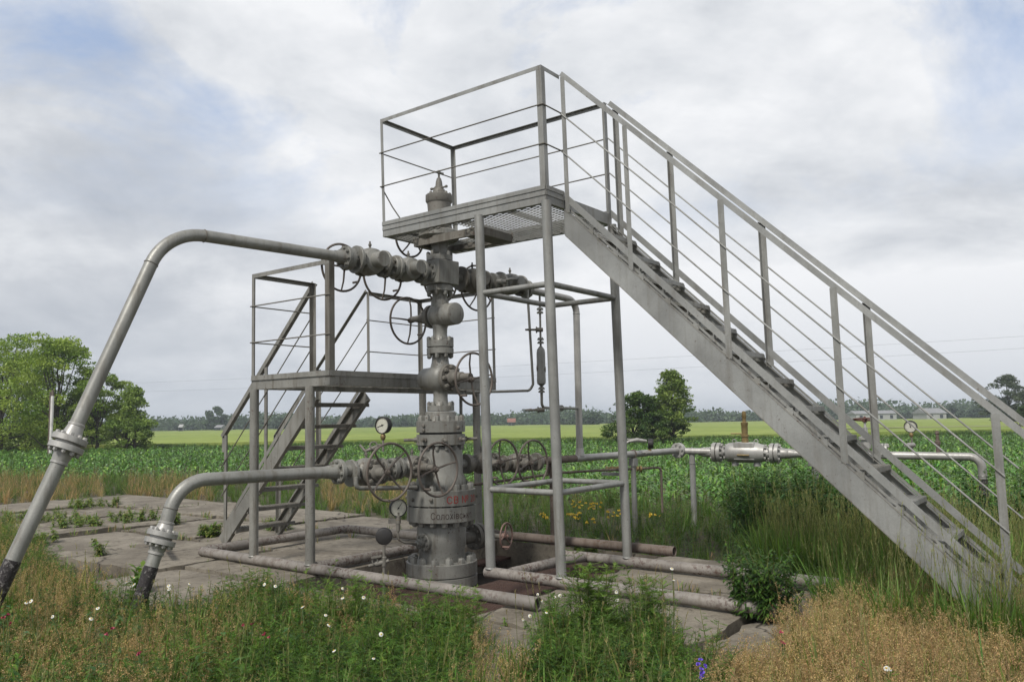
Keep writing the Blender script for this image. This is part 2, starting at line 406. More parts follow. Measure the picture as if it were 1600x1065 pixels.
for k in range(NT):
    r = .20+k*.272; z = stz(r)-.035; mb = MB()
    mb.angle(F1(L1+r-.13, BS+.06, z+.004), F1(L1+r-.13, W1-.06, z+.004), Av, -Zv, .04, .005)
    mb.angle(F1(L1+r+.13, BS+.06, z+.004), F1(L1+r+.13, W1-.06, z+.004), -Av, -Zv, .04, .005)
    grating(mb, lambda a, b, zz: F1(L1+r+a, b, zz), -.125, .125, BS+.062, W1-.062, z+.006, .09, .007, .006, 2.0)
    for b in (BS+.035, W1-.035): mb.box(F1(L1+r, b, z-.035), Av*.12, Bv*.010, Zv*.03)
    mb.build('tread', P_MAIN if k % 3 else P_LOW, up, smooth=False)
# hand rails of the staircase
HR = .196+RH
for b, nb in ((BS, 1), (W1, -1)):
    e = RUN1+.24 if b == BS else RUN1+.45
    o = .0 if b == BS else .02
    p0, p1 = F1(L1+o, b, stz(o)+HR), F1(L1+e, b, stz(e)+HR)
    d = (p1-p0).normalized(); wv = Bv.cross(d).normalized()
    MB().angle(p0, p1, Bv*nb, -wv, .052, .006).build('handrail', P_STR, up, smooth=False)
    MB().angle(p1, p1-Zv*.16, Bv*nb, -Av, .06, .006).build('rail_end', P_MAIN, up, smooth=False)
    for r in ((.012, .72, 1.665, 2.60, 3.69) if b == BS else (.10, .745, 1.70, 2.63, 3.86)):
        post(F1, L1+r, b, stz(r)-.02, stz(r)+HR-.01, 1, nb, P_MAIN, up, .05 if r < 1 else .058)
    for q in (.41, .82):
        a0 = 0.0; pts = [F1(L1+a0, b, Z1+RH-q)-Bv*nb*.006, F1(L1+1.2, b, Z1+RH-q-K1*1.2+rnd.uniform(-.012, .012))-Bv*nb*.006, F1(L1+2.2, b, Z1+RH-q-K1*2.2+rnd.uniform(-.015, .015))-Bv*nb*.006, F1(L1+RUN1+.03, b, stz(RUN1+.03)+HR-q)-Bv*nb*.006]
        MB().tube(pts, .008, 7).build('guard_rod', P_MAIN, up)
# ---------------------------------------------------- skid pipes the upper legs stand on
mb = MB(); zp = .055; rp = .057
mb.tube([F1(L1-s1-.06, 0, zp), F1(L1, 0, zp), F1(L1+2.12, 0, zp)], rp, 18, True); mb.build('skid_pipe', P_GROUND, up)
mb = MB().tube([F1(L1-s1-.02, W1, zp), F1(L1+3.0, W1, zp)], rp, 18); mb.build('skid_pipe', P_GROUND, up)
mb = MB().tube([F1(L1-s1+.22, rp, zp+.01), F1(L1-s1+.30, W1*.6, zp+.02), F1(L1-s1+.34, W1-rp, zp+.005)], rp*.95, 18); mb.build('skid_pipe', P_GROUND, up)
# ---------------------------------------------------- lower platform with its steep stair
La, b1, b2, Wb, Z2 = 1.4263, .9212, 1.854, 2.9174, 2.1837
t2 = Z2+RH
lo = thing('access_platform', 'low grey steel platform left of the wellhead with a steep stair behind it', 'platform', F2(.05, 0, 0))
for a, b in ((.06, .0), (1.09, .0), (.06, Wb-.03), (1.09, Wb-.03)):
    mb = MB().tube([F2(a, b, .08), F2(a, b, Z2-.14)], .0535, 20); mb.torus(F2(a, b, .095), Zv, .053, .012, 18, 6); mb.build('leg', P_LOW, lo)
zc = Z2-.09; mb = MB()
mb.channel(F2(0, 0, zc), F2(La, 0, zc), Zv, Bv, .11, .05); mb.channel(F2(0, Wb, zc), F2(La, Wb, zc), Zv, -Bv, .11, .05)
mb.channel(F2(0, 0, zc)+Av*.001, F2(0, Wb, zc)+Av*.001, Zv, Av, .106, .05); mb.channel(F2(La, 0, zc)-Av*.001, F2(La, Wb, zc)-Av*.001, Zv, -Av, .106, .05)
for b in (.35, .95, 1.55, 2.15): mb.bar(F2(.05, b, zc-.01), F2(La-.05, b, zc-.01), .05, .08)
mb.bar(F2(1.09, -.0, Z2-.17), F2(1.09, Wb-.03, Z2-.17), .09, .055)
mb.build('deck_frame', P_LOW, lo)
mb = MB()
for p, q, n in (((0, 0), (La, 0), -Bv), ((0, Wb), (La, Wb), Bv), ((0, 0), (0, b1), -Av), ((0, b2), (0, Wb), -Av), ((La, 0), (La, Wb), Av)):
    z = Z2-.004; mb.bar(F2(*p, z)+n*.004, F2(*q, z)+n*.004, .006, .052); mb.bar(F2(*p, z-.030)+n*.009, F2(*q, z-.030)+n*.009, .012, .006)
mb.build('toe_board', P_LOW, lo)
mb = grating(MB(), F2, .05, La-.05, .05, Wb-.05, Z2-.05); mb.build('deck_grating', P_LOW, lo, smooth=False)
for a, b, da, db, sz in ((0, 0, 1, 1, .045), (La, 0, -1, 1, .075), (0, b1, 1, -1, .06), (0, b2, 1, 1, .045), (0, Wb, 1, -1, .05), (La, Wb, -1, -1, .045)):
    post(F2, a, b, Z2-.06, t2, da, db, P_DARK if sz > .07 else P_LOW, lo, sz)
for p, q, n in (((0, 0), (La, 0), Bv), ((0, 0), (0, b1), Av), ((0, b2), (0, Wb), Av), ((0, Wb), (La, Wb), -Bv)):
    MB().angle(F2(*p, t2+.004), F2(*q, t2+.004), n, -Zv, .05, .005).build('top_rail', P_LOW, lo, smooth=False)
for z in (Z2+.86, Z2+.42):
    for pts in (((-.02, -.006, z), (La+.02, -.006, z)), ((-.006, 0, z), (-.006, b1, z)), ((-.006, b2, z), (-.006, Wb, z)), ((0, Wb+.006, z), (La, Wb+.006, z))):
        MB().tube([F2(*p) for p in pts], .008, 7).build('guard_rod', P_DARK, lo)
R2 = 2.03; K2 = .985; KS = 1.045
def st2(r): return Z2-.06-KS*r
for b, n in ((b1, Bv), (b2, -Bv)):
    p0, p1 = F2(0, b, st2(0)-.13), F2(-R2+.0, b, max(st2(R2)-.13, -.03)); d = (p1-p0).normalized(); wv = Bv.cross(-d).normalized()
    MB().channel(p0, p1, wv, n, .18, .06, .007).build('stringer', P_LOW, lo, smooth=False)
    MB().bar(F2(.0, b, st2(0)+.12)+n*.004, F2(-R2+.05, b, st2(R2-.05)+.12)+n*.004, .006, .05, wv).build('toe_board', P_LOW, lo, smooth=False)
    MB().bar(F2(.0, b, st2(0)+.03)+n*.008, F2(-R2+.05, b, st2(R2-.05)+.03)+n*.008, .006, .035, wv).build('tread_rail', P_LOW, lo, smooth=False)
    h0, h1 = F2(.02, b, t2), F2(-R2, b, t2-K2*R2)
    d = (h1-h0).normalized(); wv = Bv.cross(-d).normalized()
    MB().angle(h0, h1, n, -wv, .058, .006).build('handrail', P_LOW, lo, smooth=False)
    MB().angle(h1, h1-Zv*.2, n, Av, .058, .006).build('rail_end', P_LOW, lo, smooth=False)
    for r in (1.04, 1.98): post(F2, -r, b, st2(r)-.06, t2-K2*r-.01, 1, 1 if b == b1 else -1, P_LOW, lo, .055)
    for q in (.41, .82): MB().tube([F2(0, b, t2-q)-n*.006, F2(-R2, b, t2-q-K2*R2)-n*.006], .008, 7).build('guard_rod', P_DARK, lo)
for k in range(7):
    z = Z2-.30-k*.285; r = (Z2-.12-z)/KS; mb = MB()
    mb.angle(F2(-r+.11, b1+.02, z), F2(-r+.11, b2+.09, z), -Av, -Zv, .045, .005); mb.angle(F2(-r-.11, b1+.02, z), F2(-r-.11, b2+.09, z), Av, -Zv, .045, .005)
    grating(mb, lambda a, b, zz: F2(-r+a, b, zz), -.10, .10, b1+.03, b2+.02, z+.004, .09, .007, .006, 2.0)
    for b in (b1+.035, b2-.035): mb.box(F2(-r, b, z-.035), Av*.11, Bv*.02, Zv*.03)
    mb.build('tread', P_DARK, lo, smooth=False)
# skid pipes of the lower platform
XL = -1.02
pend = along(841, 928, F2(0, 0, 0), Av)
aend = (Vector((pend.x, pend.y, 0))-F2(0, 0, 0)).dot(Av)
mb = MB().tube([F2(XL, 0, zp), F2(.5, 0, zp), F2(aend-.002, -.0, zp)], rp, 18, False)
mb.lathe(F2(aend, 0, zp), -Av, [(rp, .0), (rp-.007, .0), (rp-.007, .25), (0, .25)], 18); mb.build('skid_pipe', P_GROUND, lo)
ob = (ground(497, 822, .05)-F2(0, 0, .05)).dot(Bv)
mb = MB().tube([F2(XL+.03, rp, zp+.01), F2(XL+.03, ob-.02, zp+.01)], rp, 18)
mb.build('skid_pipe', P_GROUND, lo)
mb = MB().tube([F2(XL+.03, ob, zp+.01), F2(1.25, ob, zp+.01)], rp, 18); mb.build('skid_pipe', P_GROUND, lo)
mb = MB().tube([F2(1.12, rp, zp+.005), F2(1.14, ob-rp, zp+.01)], rp, 18); mb.build('skid_pipe', P_GROUND, lo)
print('LO', aend, ob)
# ================================================================== the wellhead
WO = at(689, 700, 9.46); WX, WY = WO.x, WO.y; WB = Vector((WX, WY, 0))
AR = Vector((.68, .733, 0)).normalized()          # flow arms: away to the right / towards the camera on the left
ST = Vector((.75, -.665, 0)).normalized()         # valve stems: near right
def wz(py): return at(689, py, WY).z
SC = WY/FPX*1.004
PIT = wz(911)
well = thing('wellhead', 'tall grey gas wellhead of stacked flanges, valves and handwheels under the high platform', 'wellhead', (WX, WY, PIT))
def stack(name, rows, mat=P_TREE, n=40, par=None):
    """rows: (y pixel, radius in pixels) from the top down, measured on the photograph"""
    pr = [(r*SC, wz(y)) for y, r in rows]
    pr = [(0, pr[0][1])]+pr+[(0, pr[-1][1])]
    return MB().lathe(WB, Zv, pr, n).build(name, mat, par or well)
def flange(y0, y1, r, cnt, nr, nh, up_nuts=True, down_nuts=False, mat=P_TREE, hole=.86, n=44):
    c = .8
    pr = [(q*SC, wz(y)) for y, q in [(y0, r-c), (y0+c*.6, r), (y1-c*.6, r), (y1, r-c)]]
    mb = MB().lathe(WB, Zv, [(0, pr[0][1])]+pr+[(0, pr[-1][1])], n)
    if up_nuts: mb.bolts((WX, WY, wz(y0)), Zv, r*hole*SC, cnt, nr*SC, nh*SC, .2)
    if down_nuts: mb.bolts((WX, WY, wz(y1)), -Zv, r*hole*SC, cnt, nr*SC, nh*SC, .2)
    return mb.build('flange', mat, well)
# casing head at the bottom
flange(895.5, 911, 54, 16, 4.2, 8, False)
stack('gasket_ring', [(893, 47), (897, 47)], P_BLACK)
flange(874, 894, 54, 14, 5.6, 8)
stack('casing_head', [(812, 34), (818, 36), (822, 37.5), (850, 37.5), (856, 35), (875, 35)])
flange(788, 811, 52.5, 16, 5.2, 6, False, True, P_TREE)
stack('gasket_ring', [(785, 48), (789, 48)], P_BLACK)
flange(763, 786, 52.5, 16, 5.2, 8.5)
MB().bolts((WX, WY, wz(785)), -Zv, 48.6*SC, 18, 2.0*SC, 3.2*SC, .2, .01).build('stud_row', P_TREE, well)
stack('tubing_head', [(694, 27), (699, 32), (712, 33.5), (738, 33.5), (748, 38), (756, 38), (764, 38)])
flange(678, 694.5, 37.6, 14, 3.6, 7, False, True)
stack('gasket_ring', [(674.5, 33), (679, 33)], P_BLACK)
flange(657, 675, 37.6, 12, 4.2, 7.5)
stack('adapter', [(642.5, 22), (644, 23.5), (655, 24), (658, 26)])
flange(633.5, 642, 21, 8, 3.2, 5)
for ang in range(0, 360, 45):                      # lock screws round the tubing head flange
    d = Vector((math.cos(R(ang+12)), math.sin(R(ang+12)), 0)); p = WB+d*37*SC; p.z = wz(686)
    MB().lathe(p, d, [(0, -.01), (.03, -.01), (.03, .03), (.018, .03), (.018, .075 if ang % 90 else .15), (0, .08 if ang % 90 else .155)], 8).build('lock_screw', P_DARK, well)
for d0, y, r in ((Vector((.75, -.66, 0)), 668, 37), (Vector((-.6, -.8, 0)), 664, 37), (Vector((-.6, -.8, 0)), 671, 37), (Vector((-.2, -1, 0)), 775, 52), (Vector((.99, .1, 0)), 775, 52), (Vector((-.99, .1, 0)), 776, 52), (Vector((-.75, -.66, 0)), 776, 52)):
    d0 = d0.normalized(); p = WB+d0*r*SC; p.z = wz(y)
    MB().lathe(p, d0, [(0, -.01), (.022, -.01), (.022, .025), (.013, .03), (0, .03)], 6).build('plug', P_DARK, well)
# the stack above
stack('neck', [(573, 14), (606, 13.5), (612, 11.5), (620, 11), (628, 11.5), (634, 14)])
flange(543.5, 553, 21, 8, 3.3, 6, False, True)
stack('gasket_ring', [(541, 17), (545, 17)], P_BLACK)
flange(532.5, 542.5, 21, 8, 3.3, 5.5)
stack('neck', [(470, 14), (505, 14), (513, 11.5), (522, 11), (529, 12), (533, 14)])
stack('neck', [(552, 14), (556, 12.5), (566, 13.5), (580, 17), (592, 17)])
flange(446.5, 456, 20.7, 8, 3.3, 6, False, True)
stack('neck', [(455, 14), (460, 12), (470, 11), (478, 13), (486, 16)])
stack('gasket_ring', [(444, 17), (448, 17)], P_BLACK)
# the square cross block
mb = MB(); zc0, zc1 = wz(446), wz(409)
mb.box((WX, WY, (zc0+zc1)/2), ST*.165, AR*.165, Zv*(zc1-zc0)/2)
mb.build('cross_block', P_TREE, well, bevel=.012)
flange(400, 408.5, 20.7, 8, 3.3, 6)
stack('gasket_ring', [(407, 17), (411, 17)], P_BLACK)
stack('neck', [(376, 17), (381, 14), (388, 12.4), (396, 12.4), (401, 15)])
stack('top_flange', [(362, 30), (364, 33), (371, 33), (377, 27), (379, 20)])
stack('top_neck', [(318, 19), (330, 18), (345, 18), (364, 22)], P_DARK)
# cap above the deck
stack('cap_flange', [(305, 20), (306, 21.5), (315, 21.5), (318, 19.5)], P_DARK)
for q in range(8):
    e = Vector((math.cos(q*.785), math.sin(q*.785), 0)); MB().nut(Vector((WX, WY, wz(305.5)))+e*17*SC, Zv, 2.5*SC, 3.2*SC, .3).build('stud_nut', P_DARK, well)
stack('cap', [(277, 1.5), (279, 3.5), (284, 5), (288, 5.5), (294, 6), (297, 9.5), (301, 10.5), (306, 11.5)], P_DARK, 20)
stack('spindle', [(266.5, 2.3), (269, 3), (271, 3), (272, 1.7), (279, 1.7)], P_DARK, 8)
MB().bar((WX-.06, WY-.05, wz(270)), (WX+.05, WY+.05, wz(269.5)), .018, .018).build('spindle_lever', P_DARK, well)
for dx, ln in ((-1, .10), (1, .095)):
    p = Vector((WX, WY, wz(292 if dx < 0 else 294.5)))
    MB().lathe(p+ST*dx*.03, ST*dx, [(0, 0), (.022, 0), (.022, .03), (.011, .035), (.011, ln-.01), (.017, ln-.01), (.017, ln+.012), (0, ln+.012)], 8).build('bleed_plug', P_DARK, well)
# ---------------------------------------------------- gate valves
def handwheel(C, ax, Rw, par, phase=0.4, dish=.05, mat=P_WHEEL, spokes=4, th=.0135):
    ax = Vector(ax).normalized(); u = ax.cross(Zv).normalized(); w = ax.cross(u)
    mb = MB(); mb.torus(C, ax, Rw, th, 44, 8)
    mb.lathe(C-ax*dish, ax, [(0, -.03), (.034, -.03), (.036, .02), (.03, .028), (0, .028)], 14); mb.nut(C-ax*(dish-.028), ax, .02, .02)
    for k in range(spokes):
        a = phase+2*math.pi*k/spokes; e = u*math.cos(a)+w*math.sin(a)
        mb.tube([C-ax*dish+e*.03, C-ax*dish*.75+e*Rw*.6, C+e*(Rw-.004)], [.0125, .0105, .009], 7)
    e = u*math.cos(phase+.5)+w*math.sin(phase+.5)
    mb.tube([C+e*Rw, C+e*Rw+ax*.10], [.012, .014], 7)
    return mb.build('handwheel', mat, par)
def valve(C, stem, thr, k, wc, Rw, half=.19, fr=.12, phase=.4, boss=.17, mat=P_TREE, neck=True, wmat=P_WHEEL, bs=1.0):
    """gate valve: barrel along the stem, flanged ends along thr, bonnet, yoke and handwheel centred at wc"""
    C = Vector(C); stem = Vector(stem).normalized(); D = (Vector(wc)-C).dot(stem)
    b = MB().lathe(C, stem, [(0, -boss*k), (.066*k*bs, -boss*k), (.072*k*bs, -boss*k+.006), (.075*k*bs, -.105*k), (.108*k, -.085*k), (.125*k, -.03*k), (.125*k, .045*k), (.105*k, .075*k), (.09*k, .085*k), (.09*k, .10*k), (0, .10*k)], 30)
    if neck:
        b.lathe(C, thr, [(0, -half), (.07*k, -half), (.06*k, -half*.6), (.085*k, -.05*k), (.085*k, .05*k), (.06*k, half*.6), (.07*k, half), (0, half)], 24)
    v = b.build('gate_valve', mat, well)
    if neck:
        for sg in (-1, 1):
            fb = MB().disc(C+thr*sg*(half-.0), thr*sg, fr*k, -.02, .016, 30); fb.bolts(C+thr*sg*(half-.02), -thr*sg, fr*.8*k, 8, .017*k, .022*k, .3)
            fb.build('valve_flange', mat, v)
    bn = MB().disc(C, stem, .118*k, .095*k, .135*k, 30); bn.bolts(C+stem*.135*k, stem, .094*k, 8, .019*k, .026*k, .2)
    bn.lathe(C, stem, [(0, .13*k), (.075*k, .13*k), (.07*k, .17*k), (.048*k, .185*k), (.045*k, min(.27*k, D*.8)), (.034*k, min(.275*k, D*.82)), (.03*k, D-.055), (0, D-.055)], 20)
    bn.build('bonnet', P_DARK, v)
    handwheel(Vector(wc), stem, Rw, v, phase, mat=wmat)
    MB().lathe(C+Zv*.118*k, Zv, [(0, 0), (.012, 0), (.012, .035), (.019, .035), (.019, .055), (.01, .06), (.01, .085), (0, .085)], 8).build('grease_nipple', P_DARK, v)
    return v
def onstem(C, stem, px, py):
    p = along(px, py, C, stem); return Vector((p.x, p.y, p.z))
# two valves on the vertical run
C = Vector((WX, WY, wz(591))); valve(C, ST, Zv, 1.36, onstem(C, ST, 741, 592), 39*SC, neck=False, phase=.2, boss=.20, bs=1.35)
C = Vector((WX, WY, wz(493))); valve(C, -ST, Zv, 1.2, onstem(C, -ST, 638, 501), 37*SC*1.02, neck=False, phase=.05, boss=.235, bs=1.5)
C = Vector((WX, WY, wz(364))); valve(C, -ST, Zv, .8, onstem(C, -ST, 640, 374), 29*SC, neck=False, phase=.6, boss=.2, mat=P_DARK)
def arm(px, py): return along(px, py, WB, AR)
# upper left arm
for (px, py, wp, ph, k) in ((638, 421, (598, 431), 0.02, 1.12), (578, 409, (534, 418), .02, 1.22)):
    C = arm(px, py); sc = C.y/FPX
    valve(C, -ST, AR, k, onstem(C, -ST, *wp), 39*sc, half=.185, fr=.125, phase=ph, boss=.2)
def spool(name, p, q, r, mat=P_TREE, par=None): return MB().tube([p, q], r, 20).build(name, mat, par or well)
spool('arm_spool', arm(672, 425), arm(541, 403), .058)
for px, py in ((672, 425), (614, 417), (545, 404)):
    C = arm(px, py); f = MB().disc(C, AR, .122, -.025, .028, 30); f.bolts(C+AR*.028, AR, .097, 8, .017, .022); f.bolts(C-AR*.025, -AR, .097, 8, .017, .022); f.build('arm_flange', P_TREE, well)
# upper right arm
for (px, py, wp, ph, k, mt) in ((738, 438, (688, 437), .5, 1.2, P_DARK), (797, 444, (745, 450), .5, 1.12, P_TREE)):
    C = arm(px, py); sc = C.y/FPX
    valve(C, -ST, AR, k, onstem(C, -ST, *wp), 37*sc, half=.2, fr=.125, phase=ph, boss=.19, mat=mt)
spool('arm_spool', arm(700, 431), arm(822, 452), .058)
for px, py in ((704, 431), (769, 441), (822, 452)):
    C = arm(px, py); f = MB().disc(C, AR, .122, -.025, .028, 30); f.bolts(C+AR*.028, AR, .097, 8, .017, .022); f.build('arm_flange', P_TREE, well)
# lower left arm
for (px, py, wp, ph, k, Rw) in ((572, 737, (609, 737), .75, 1.2, 44), (644, 729, (685, 733), .25, 1.05, 41)):
    C = arm(px, py); W = onstem(C, ST, *wp)
    valve(C, ST, AR, k, W, Rw*W.y/FPX, half=.2, fr=.118, phase=ph, boss=.15)
spool('arm_spool', arm(672, 727), arm(535, 736), .060)
for px, py in ((612, 733),):
    C = arm(px, py); f = MB().disc(C, AR, .125, -.028, .03, 30); f.bolts(C+AR*.03, AR, .1, 8, .017, .022); f.bolts(C-AR*.028, -AR, .1, 8, .017, .022); f.build('arm_flange', P_TREE, well)
# lower right arm
for (px, py, wp, ph, k, Rw) in ((752, 723, (786, 722), .15, 1.05, 35), (806, 723, (833, 723), .3, 1.0, 35)):
    C = arm(px, py); W = onstem(C, ST, *wp)
    valve(C, ST, AR, k, W, Rw*W.y/FPX, half=.23, fr=.11, phase=ph, boss=.16, mat=P_DARK)
spool('arm_spool', arm(706, 725), arm(846, 720), .056)
for px, py in ((728, 724), (838, 721)):
    C = arm(px, py); f = MB().disc(C, AR, .118, -.025, .028, 30); f.bolts(C+AR*.028, AR, .095, 8, .017, .022); f.build('arm_flange', P_DARK, well)
# casing head outlets: bolted port on the left, small black valve on the right
zo = wz(842); d = Vector((-.62, -.78, 0)).normalized(); p = WB+d*.30; p.z = zo
mb = MB().disc(p, d, .105, -.06, .02, 30); mb.bolts(p+d*.02, d, .08, 8, .018, .022); mb.disc(p, d, .05, .02, .07, 16)
mb.lathe(p+d*.07, d, [(0, 0), (.03, 0), (.03, .04), (.02, .05), (.02, .09), (0, .09)], 10); mb.build('side_port', P_TREE, well)
C = arm(751, 836)
mb = MB().tube([WB+AR*.25+Zv*C.z, C], .07, 18); mb.disc(C, AR, .155, -.14, -.09); mb.disc(C, AR, .155, -.07, -.01); mb.bolts(C, AR, .12, 8, .019, .026); mb.bolts(C-AR*.14, -AR, .12, 8, .019, .026); mb.lathe(C, ST, [(0, -.12), (.08, -.12), (.10, -.06), (.10, .05), (.07, .09), (0, .09)], 22)
mb.lathe(C, AR, [(0, 0), (.075, 0), (.08, .08), (.05, .12), (.05, .16), (0, .16)], 20)
pv = mb.build('casing_valve', P_DARK, well)
C2 = C+AR*.06; w = onstem(C2, ST, 791, 837)
MB().lathe(C2, ST, [(0, 0), (.05, 0), (.05, .12), (.035, .13), (.03, (w-C2).dot(ST)-.02), (0, (w-C2).dot(ST)-.02)], 14).build('bonnet', P_DARK, pv)
handwheel(w, (ST+Vector((.35, .1, .0))).normalized(), .155, pv, .3, .02, paint('faded_red_paint', (.24, .15, .125), .7, metal=.1, rough=.6), 3, .010)
# gauges
def gauge(C, face, r, par, stem_to, name='pressure_gauge', tilt=-1.9, cocks=()):
    face = Vector(face).normalized(); u = Zv.cross(face).normalized(); v = face.cross(u)
    g = MB().lathe(C, face, [(0, -.055), (r*.86, -.055), (r*.97, -.045), (r, -.03), (r, .012), (r*1.04, .014), (r*1.04, .024), (r*.93, .026), (r*.93, .012), (0, .012)], 32)
    go = g.build(name, P_BLACK, par)
    MB().lathe(C, face, [(0, .0135), (r*.925, .0135), (r*.925, .0125)], 32).build('dial', P_DIAL, go)
    nd = MB(); e = u*math.cos(tilt)+v*math.sin(tilt); n_ = u*-math.sin(tilt)+v*math.cos(tilt); c = C+face*.0175
    nd.box(c+e*r*.25, e*r*.5, n_*r*.025, face*.001); nd.lathe(c, face, [(0, -.002), (r*.10, -.002), (r*.10, .004), (0, .004)], 10)
    for k in range(25):
        a = R(-45+270*k/24); e2 = u*math.cos(a)+v*math.sin(a); n2 = face.cross(e2); L = r*.06 if k % 6 else r*.1
        nd.box(C+face*.0142+e2*(r*.84-L/2), e2*L, n2*r*.012, face*.0006)
    nd.build('needle', P_NEEDLE, go)
    pts = [C-Zv*r*.95]+[Vector(p) for p in stem_to]
    MB().tube(pts, .012, 10).build('gauge_stem', P_DARK, go)
    mb = MB().lathe(C-Zv*r*1.0, -Zv, [(0, 0), (.016, 0), (.026, .012), (.03, .035), (.024, .06), (.014, .07), (0, .07)], 12); mb.build('gauge_fitting', P_BRASS, go)
    return go
b = arm(600, 712); c = at(598.5, 664, b.y-.03)
gauge(c, (-.50, -.86, .02), 13*c.y/FPX, well, [(c.x, c.y, b.z+.05)], tilt=3.45)
c = at(622, 793, 8.78); pz = at(623, 838, 8.78)
g2 = gauge(c, (.42, -.9, 0), 13.2*c.y/FPX, well, bend([(c.x, c.y, pz.z+.12), (c.x, c.y, pz.z-.03), at(634, 848, 8.82), p+d*.1], .05), tilt=.95)
MB().lathe(Vector((c.x, c.y, pz.z+.06)), Zv, [(0, 0), (.022, 0), (.022, .08), (.03, .08), (.03, .16), (.018, .17), (.018, .2), (0, .2)], 10).build('needle_valve', P_DARK, g2)
MB().bar((c.x-.10, c.y-.03, pz.z+.17), (c.x, c.y, pz.z+.17), .03, .05).build('valve_handle', P_DARK, g2)
# lever cock on the left lower valve and the small return pipe under it
q = at(575, 703, b.y-.15)
mb = MB().tube([q+Vector((-.09, 0, .06)), q+Vector((-.03, 0, -.01)), q+Vector((.05, .0, .02)), q+Vector((.13, .05, .06))], [.012, .02, .02, .01], 8)
mb.tube([q+Vector((.05, 0, 0)), (q.x+.05, q.y+.05, b.z+.1)], .013, 8); mb.torus(q+Vector((.06, 0, .05)), (.3, -1, .2), .04, .008, 16, 6); mb.build('lever_cock', P_DARK, well)
a0 = at(556, 745, 8.35)
MB().tube(bend([a0, at(556, 762, 8.35), at(600, 762, 8.6), at(650, 761, 9.0)], .07), .024, 12).build('drain_pipe', P_TREE, well)
# writing painted on the two big flanges
def wrap_text(txt, px0, yc, hpx, rpx, mat, name, squeeze=1.0, spacing=1.0, wpx=None):
    cu = bpy.data.curves.new('t', 'FONT'); cu.body = txt; cu.space_character = spacing; cu.offset = 0.0
    ob = bpy.data.objects.new('t', cu); col.objects.link(ob); bpy.context.view_layer.update()
    me0 = ob.to_mesh(); bm = bmesh.new(); bm.from_mesh(me0); ob.to_mesh_clear(); bpy.data.objects.remove(ob); bpy.data.curves.remove(cu)
    xs = [v.co.x for v in bm.verts]; ys = [v.co.y for v in bm.verts]; x0, x1, y0, y1 = min(xs), max(xs), min(ys), max(ys)
    for k in range(1, 60):
        xx = x0+(x1-x0)*k/60
        g = bm.verts[:]+bm.edges[:]+bm.faces[:]; bmesh.ops.bisect_plane(bm, geom=g, plane_co=(xx, 0, 0), plane_no=(1, 0, 0))
    rr = (rpx+.28)*SC; hh = hpx*SC; s = hh/(y1-y0); zc_ = wz(yc)
    vdir = math.atan2(-WX, WY) if False else math.atan2(-WY, -WX)    # angle of the direction towards the camera
    off = math.asin(max(-1, min(1, (px0-689)/rpx)))
    for v in bm.verts:
        xa = (v.co.x-x0)*s*squeeze; th = vdir+off+xa/rr
        v.co = Vector((WX+math.cos(th)*rr, WY+math.sin(th)*rr, zc_+(v.co.y-(y0+y1)/2)*s))
    me = bpy.data.meshes.new(name); bm.to_mesh(me); bm.free()
    mb = MB(); mb.v = [tuple(v.co) for v in me.vertices]; mb.f = [tuple(p.vertices) for p in me.polygons]; bpy.data.meshes.remove(me)
    return mb.build(name, mat, well, smooth=False)
wrap_text('СВ № 201', 697, 776, 11, 52.5, P_REDWR, 'red_writing', .95, 1.05)
wrap_text('Солохівське', 673.5, 799.5, 10.5, 52.5, P_BRWR, 'brown_writing', .82, 1.02)
# ================================================================== flow lines
def pipe_flange(mb, p, d, r=.13, cnt=10, gap=.014, t=.04):
    d = Vector(d).normalized()
    mb.disc(p+d*gap/2, d, r, 0, t, 34); mb.disc(p-d*gap/2, -d, r, 0, t, 34); mb.disc(p, d, r*.72, -gap/2, gap/2, 20)
    mb.bolts(p+d*(gap/2+t), d, r*.8, cnt, .018, .024); mb.bolts(p-d*(gap/2+t), -d, r*.8, cnt, .018, .024); return mb
# high one on the left
PR = .057
pA, pB = arm(543, 403), arm(322, 369)
e1 = arm(250, 360); pC, pD, pE = arm(238, 408), arm(106, 693), arm(18, 880)
d1 = (pA-pB).normalized(); corner = None
# corner where the level run and the slanting leg meet
dl = (pD-pC).normalized()
def meet(p, d, q, e):
    A = np.array([[d.dot(d), -d.dot(e)], [d.dot(e), -e.dot(e)]]); bb = np.array([(q-p).dot(d), (q-p).dot(e)])
    s, t = np.linalg.solve(A, bb); return p+d*float(s)
K = meet(pB, d1, pC, dl)
pF = pE+(pE-pD).normalized()*((pE.z+.25)/abs((pE-pD).normalized().z))
fl = thing('flow_pipe', 'long silver pipe arching high above the left field and slanting down to the ground', 'pipe', (pF.x, pF.y, -.15))
path = bend([pA, K, pD], [.52], 12)
MB().tube(path, PR, 24).build('pipe_run', P_PIPE, fl)
mb = MB()
for i in (1, 13): mb.torus(path[i], (path[i+1]-path[i-1]).normalized(), PR+.001, .005, 24, 6)
mb.build('weld_bead', P_DARK, fl)
dd = (pE-pD).normalized()
MB().tube([pD, pD.lerp(pE, .98)], PR, 24).build('pipe_leg', P_PIPE, fl)
mb = pipe_flange(MB(), pD, dd, .135, 10, .022, .048)
for s_ in (-1, 1): mb.lathe(pD, dd*s_, [(.085, .05), (.075, .08), (.062, .15), (.066, .155), (.066, .17), (.058, .175)], 24)
mb.build('pipe_flange', P_FRESH, fl)
MB().tube([pD.lerp(pE, .975), pF], PR+.004, 24).build('bitumen_sleeve', P_BIT, fl)
mb = MB().disc(pA, AR, .125, -.05, -.01, 32); mb.bolts(pA-AR*.05, -AR, .1, 8, .018, .024); mb.lathe(pA-AR*.05, -AR, [(.085, 0), (.075, .03), (.06, .12)], 24); mb.build('end_flange', P_TREE, fl)
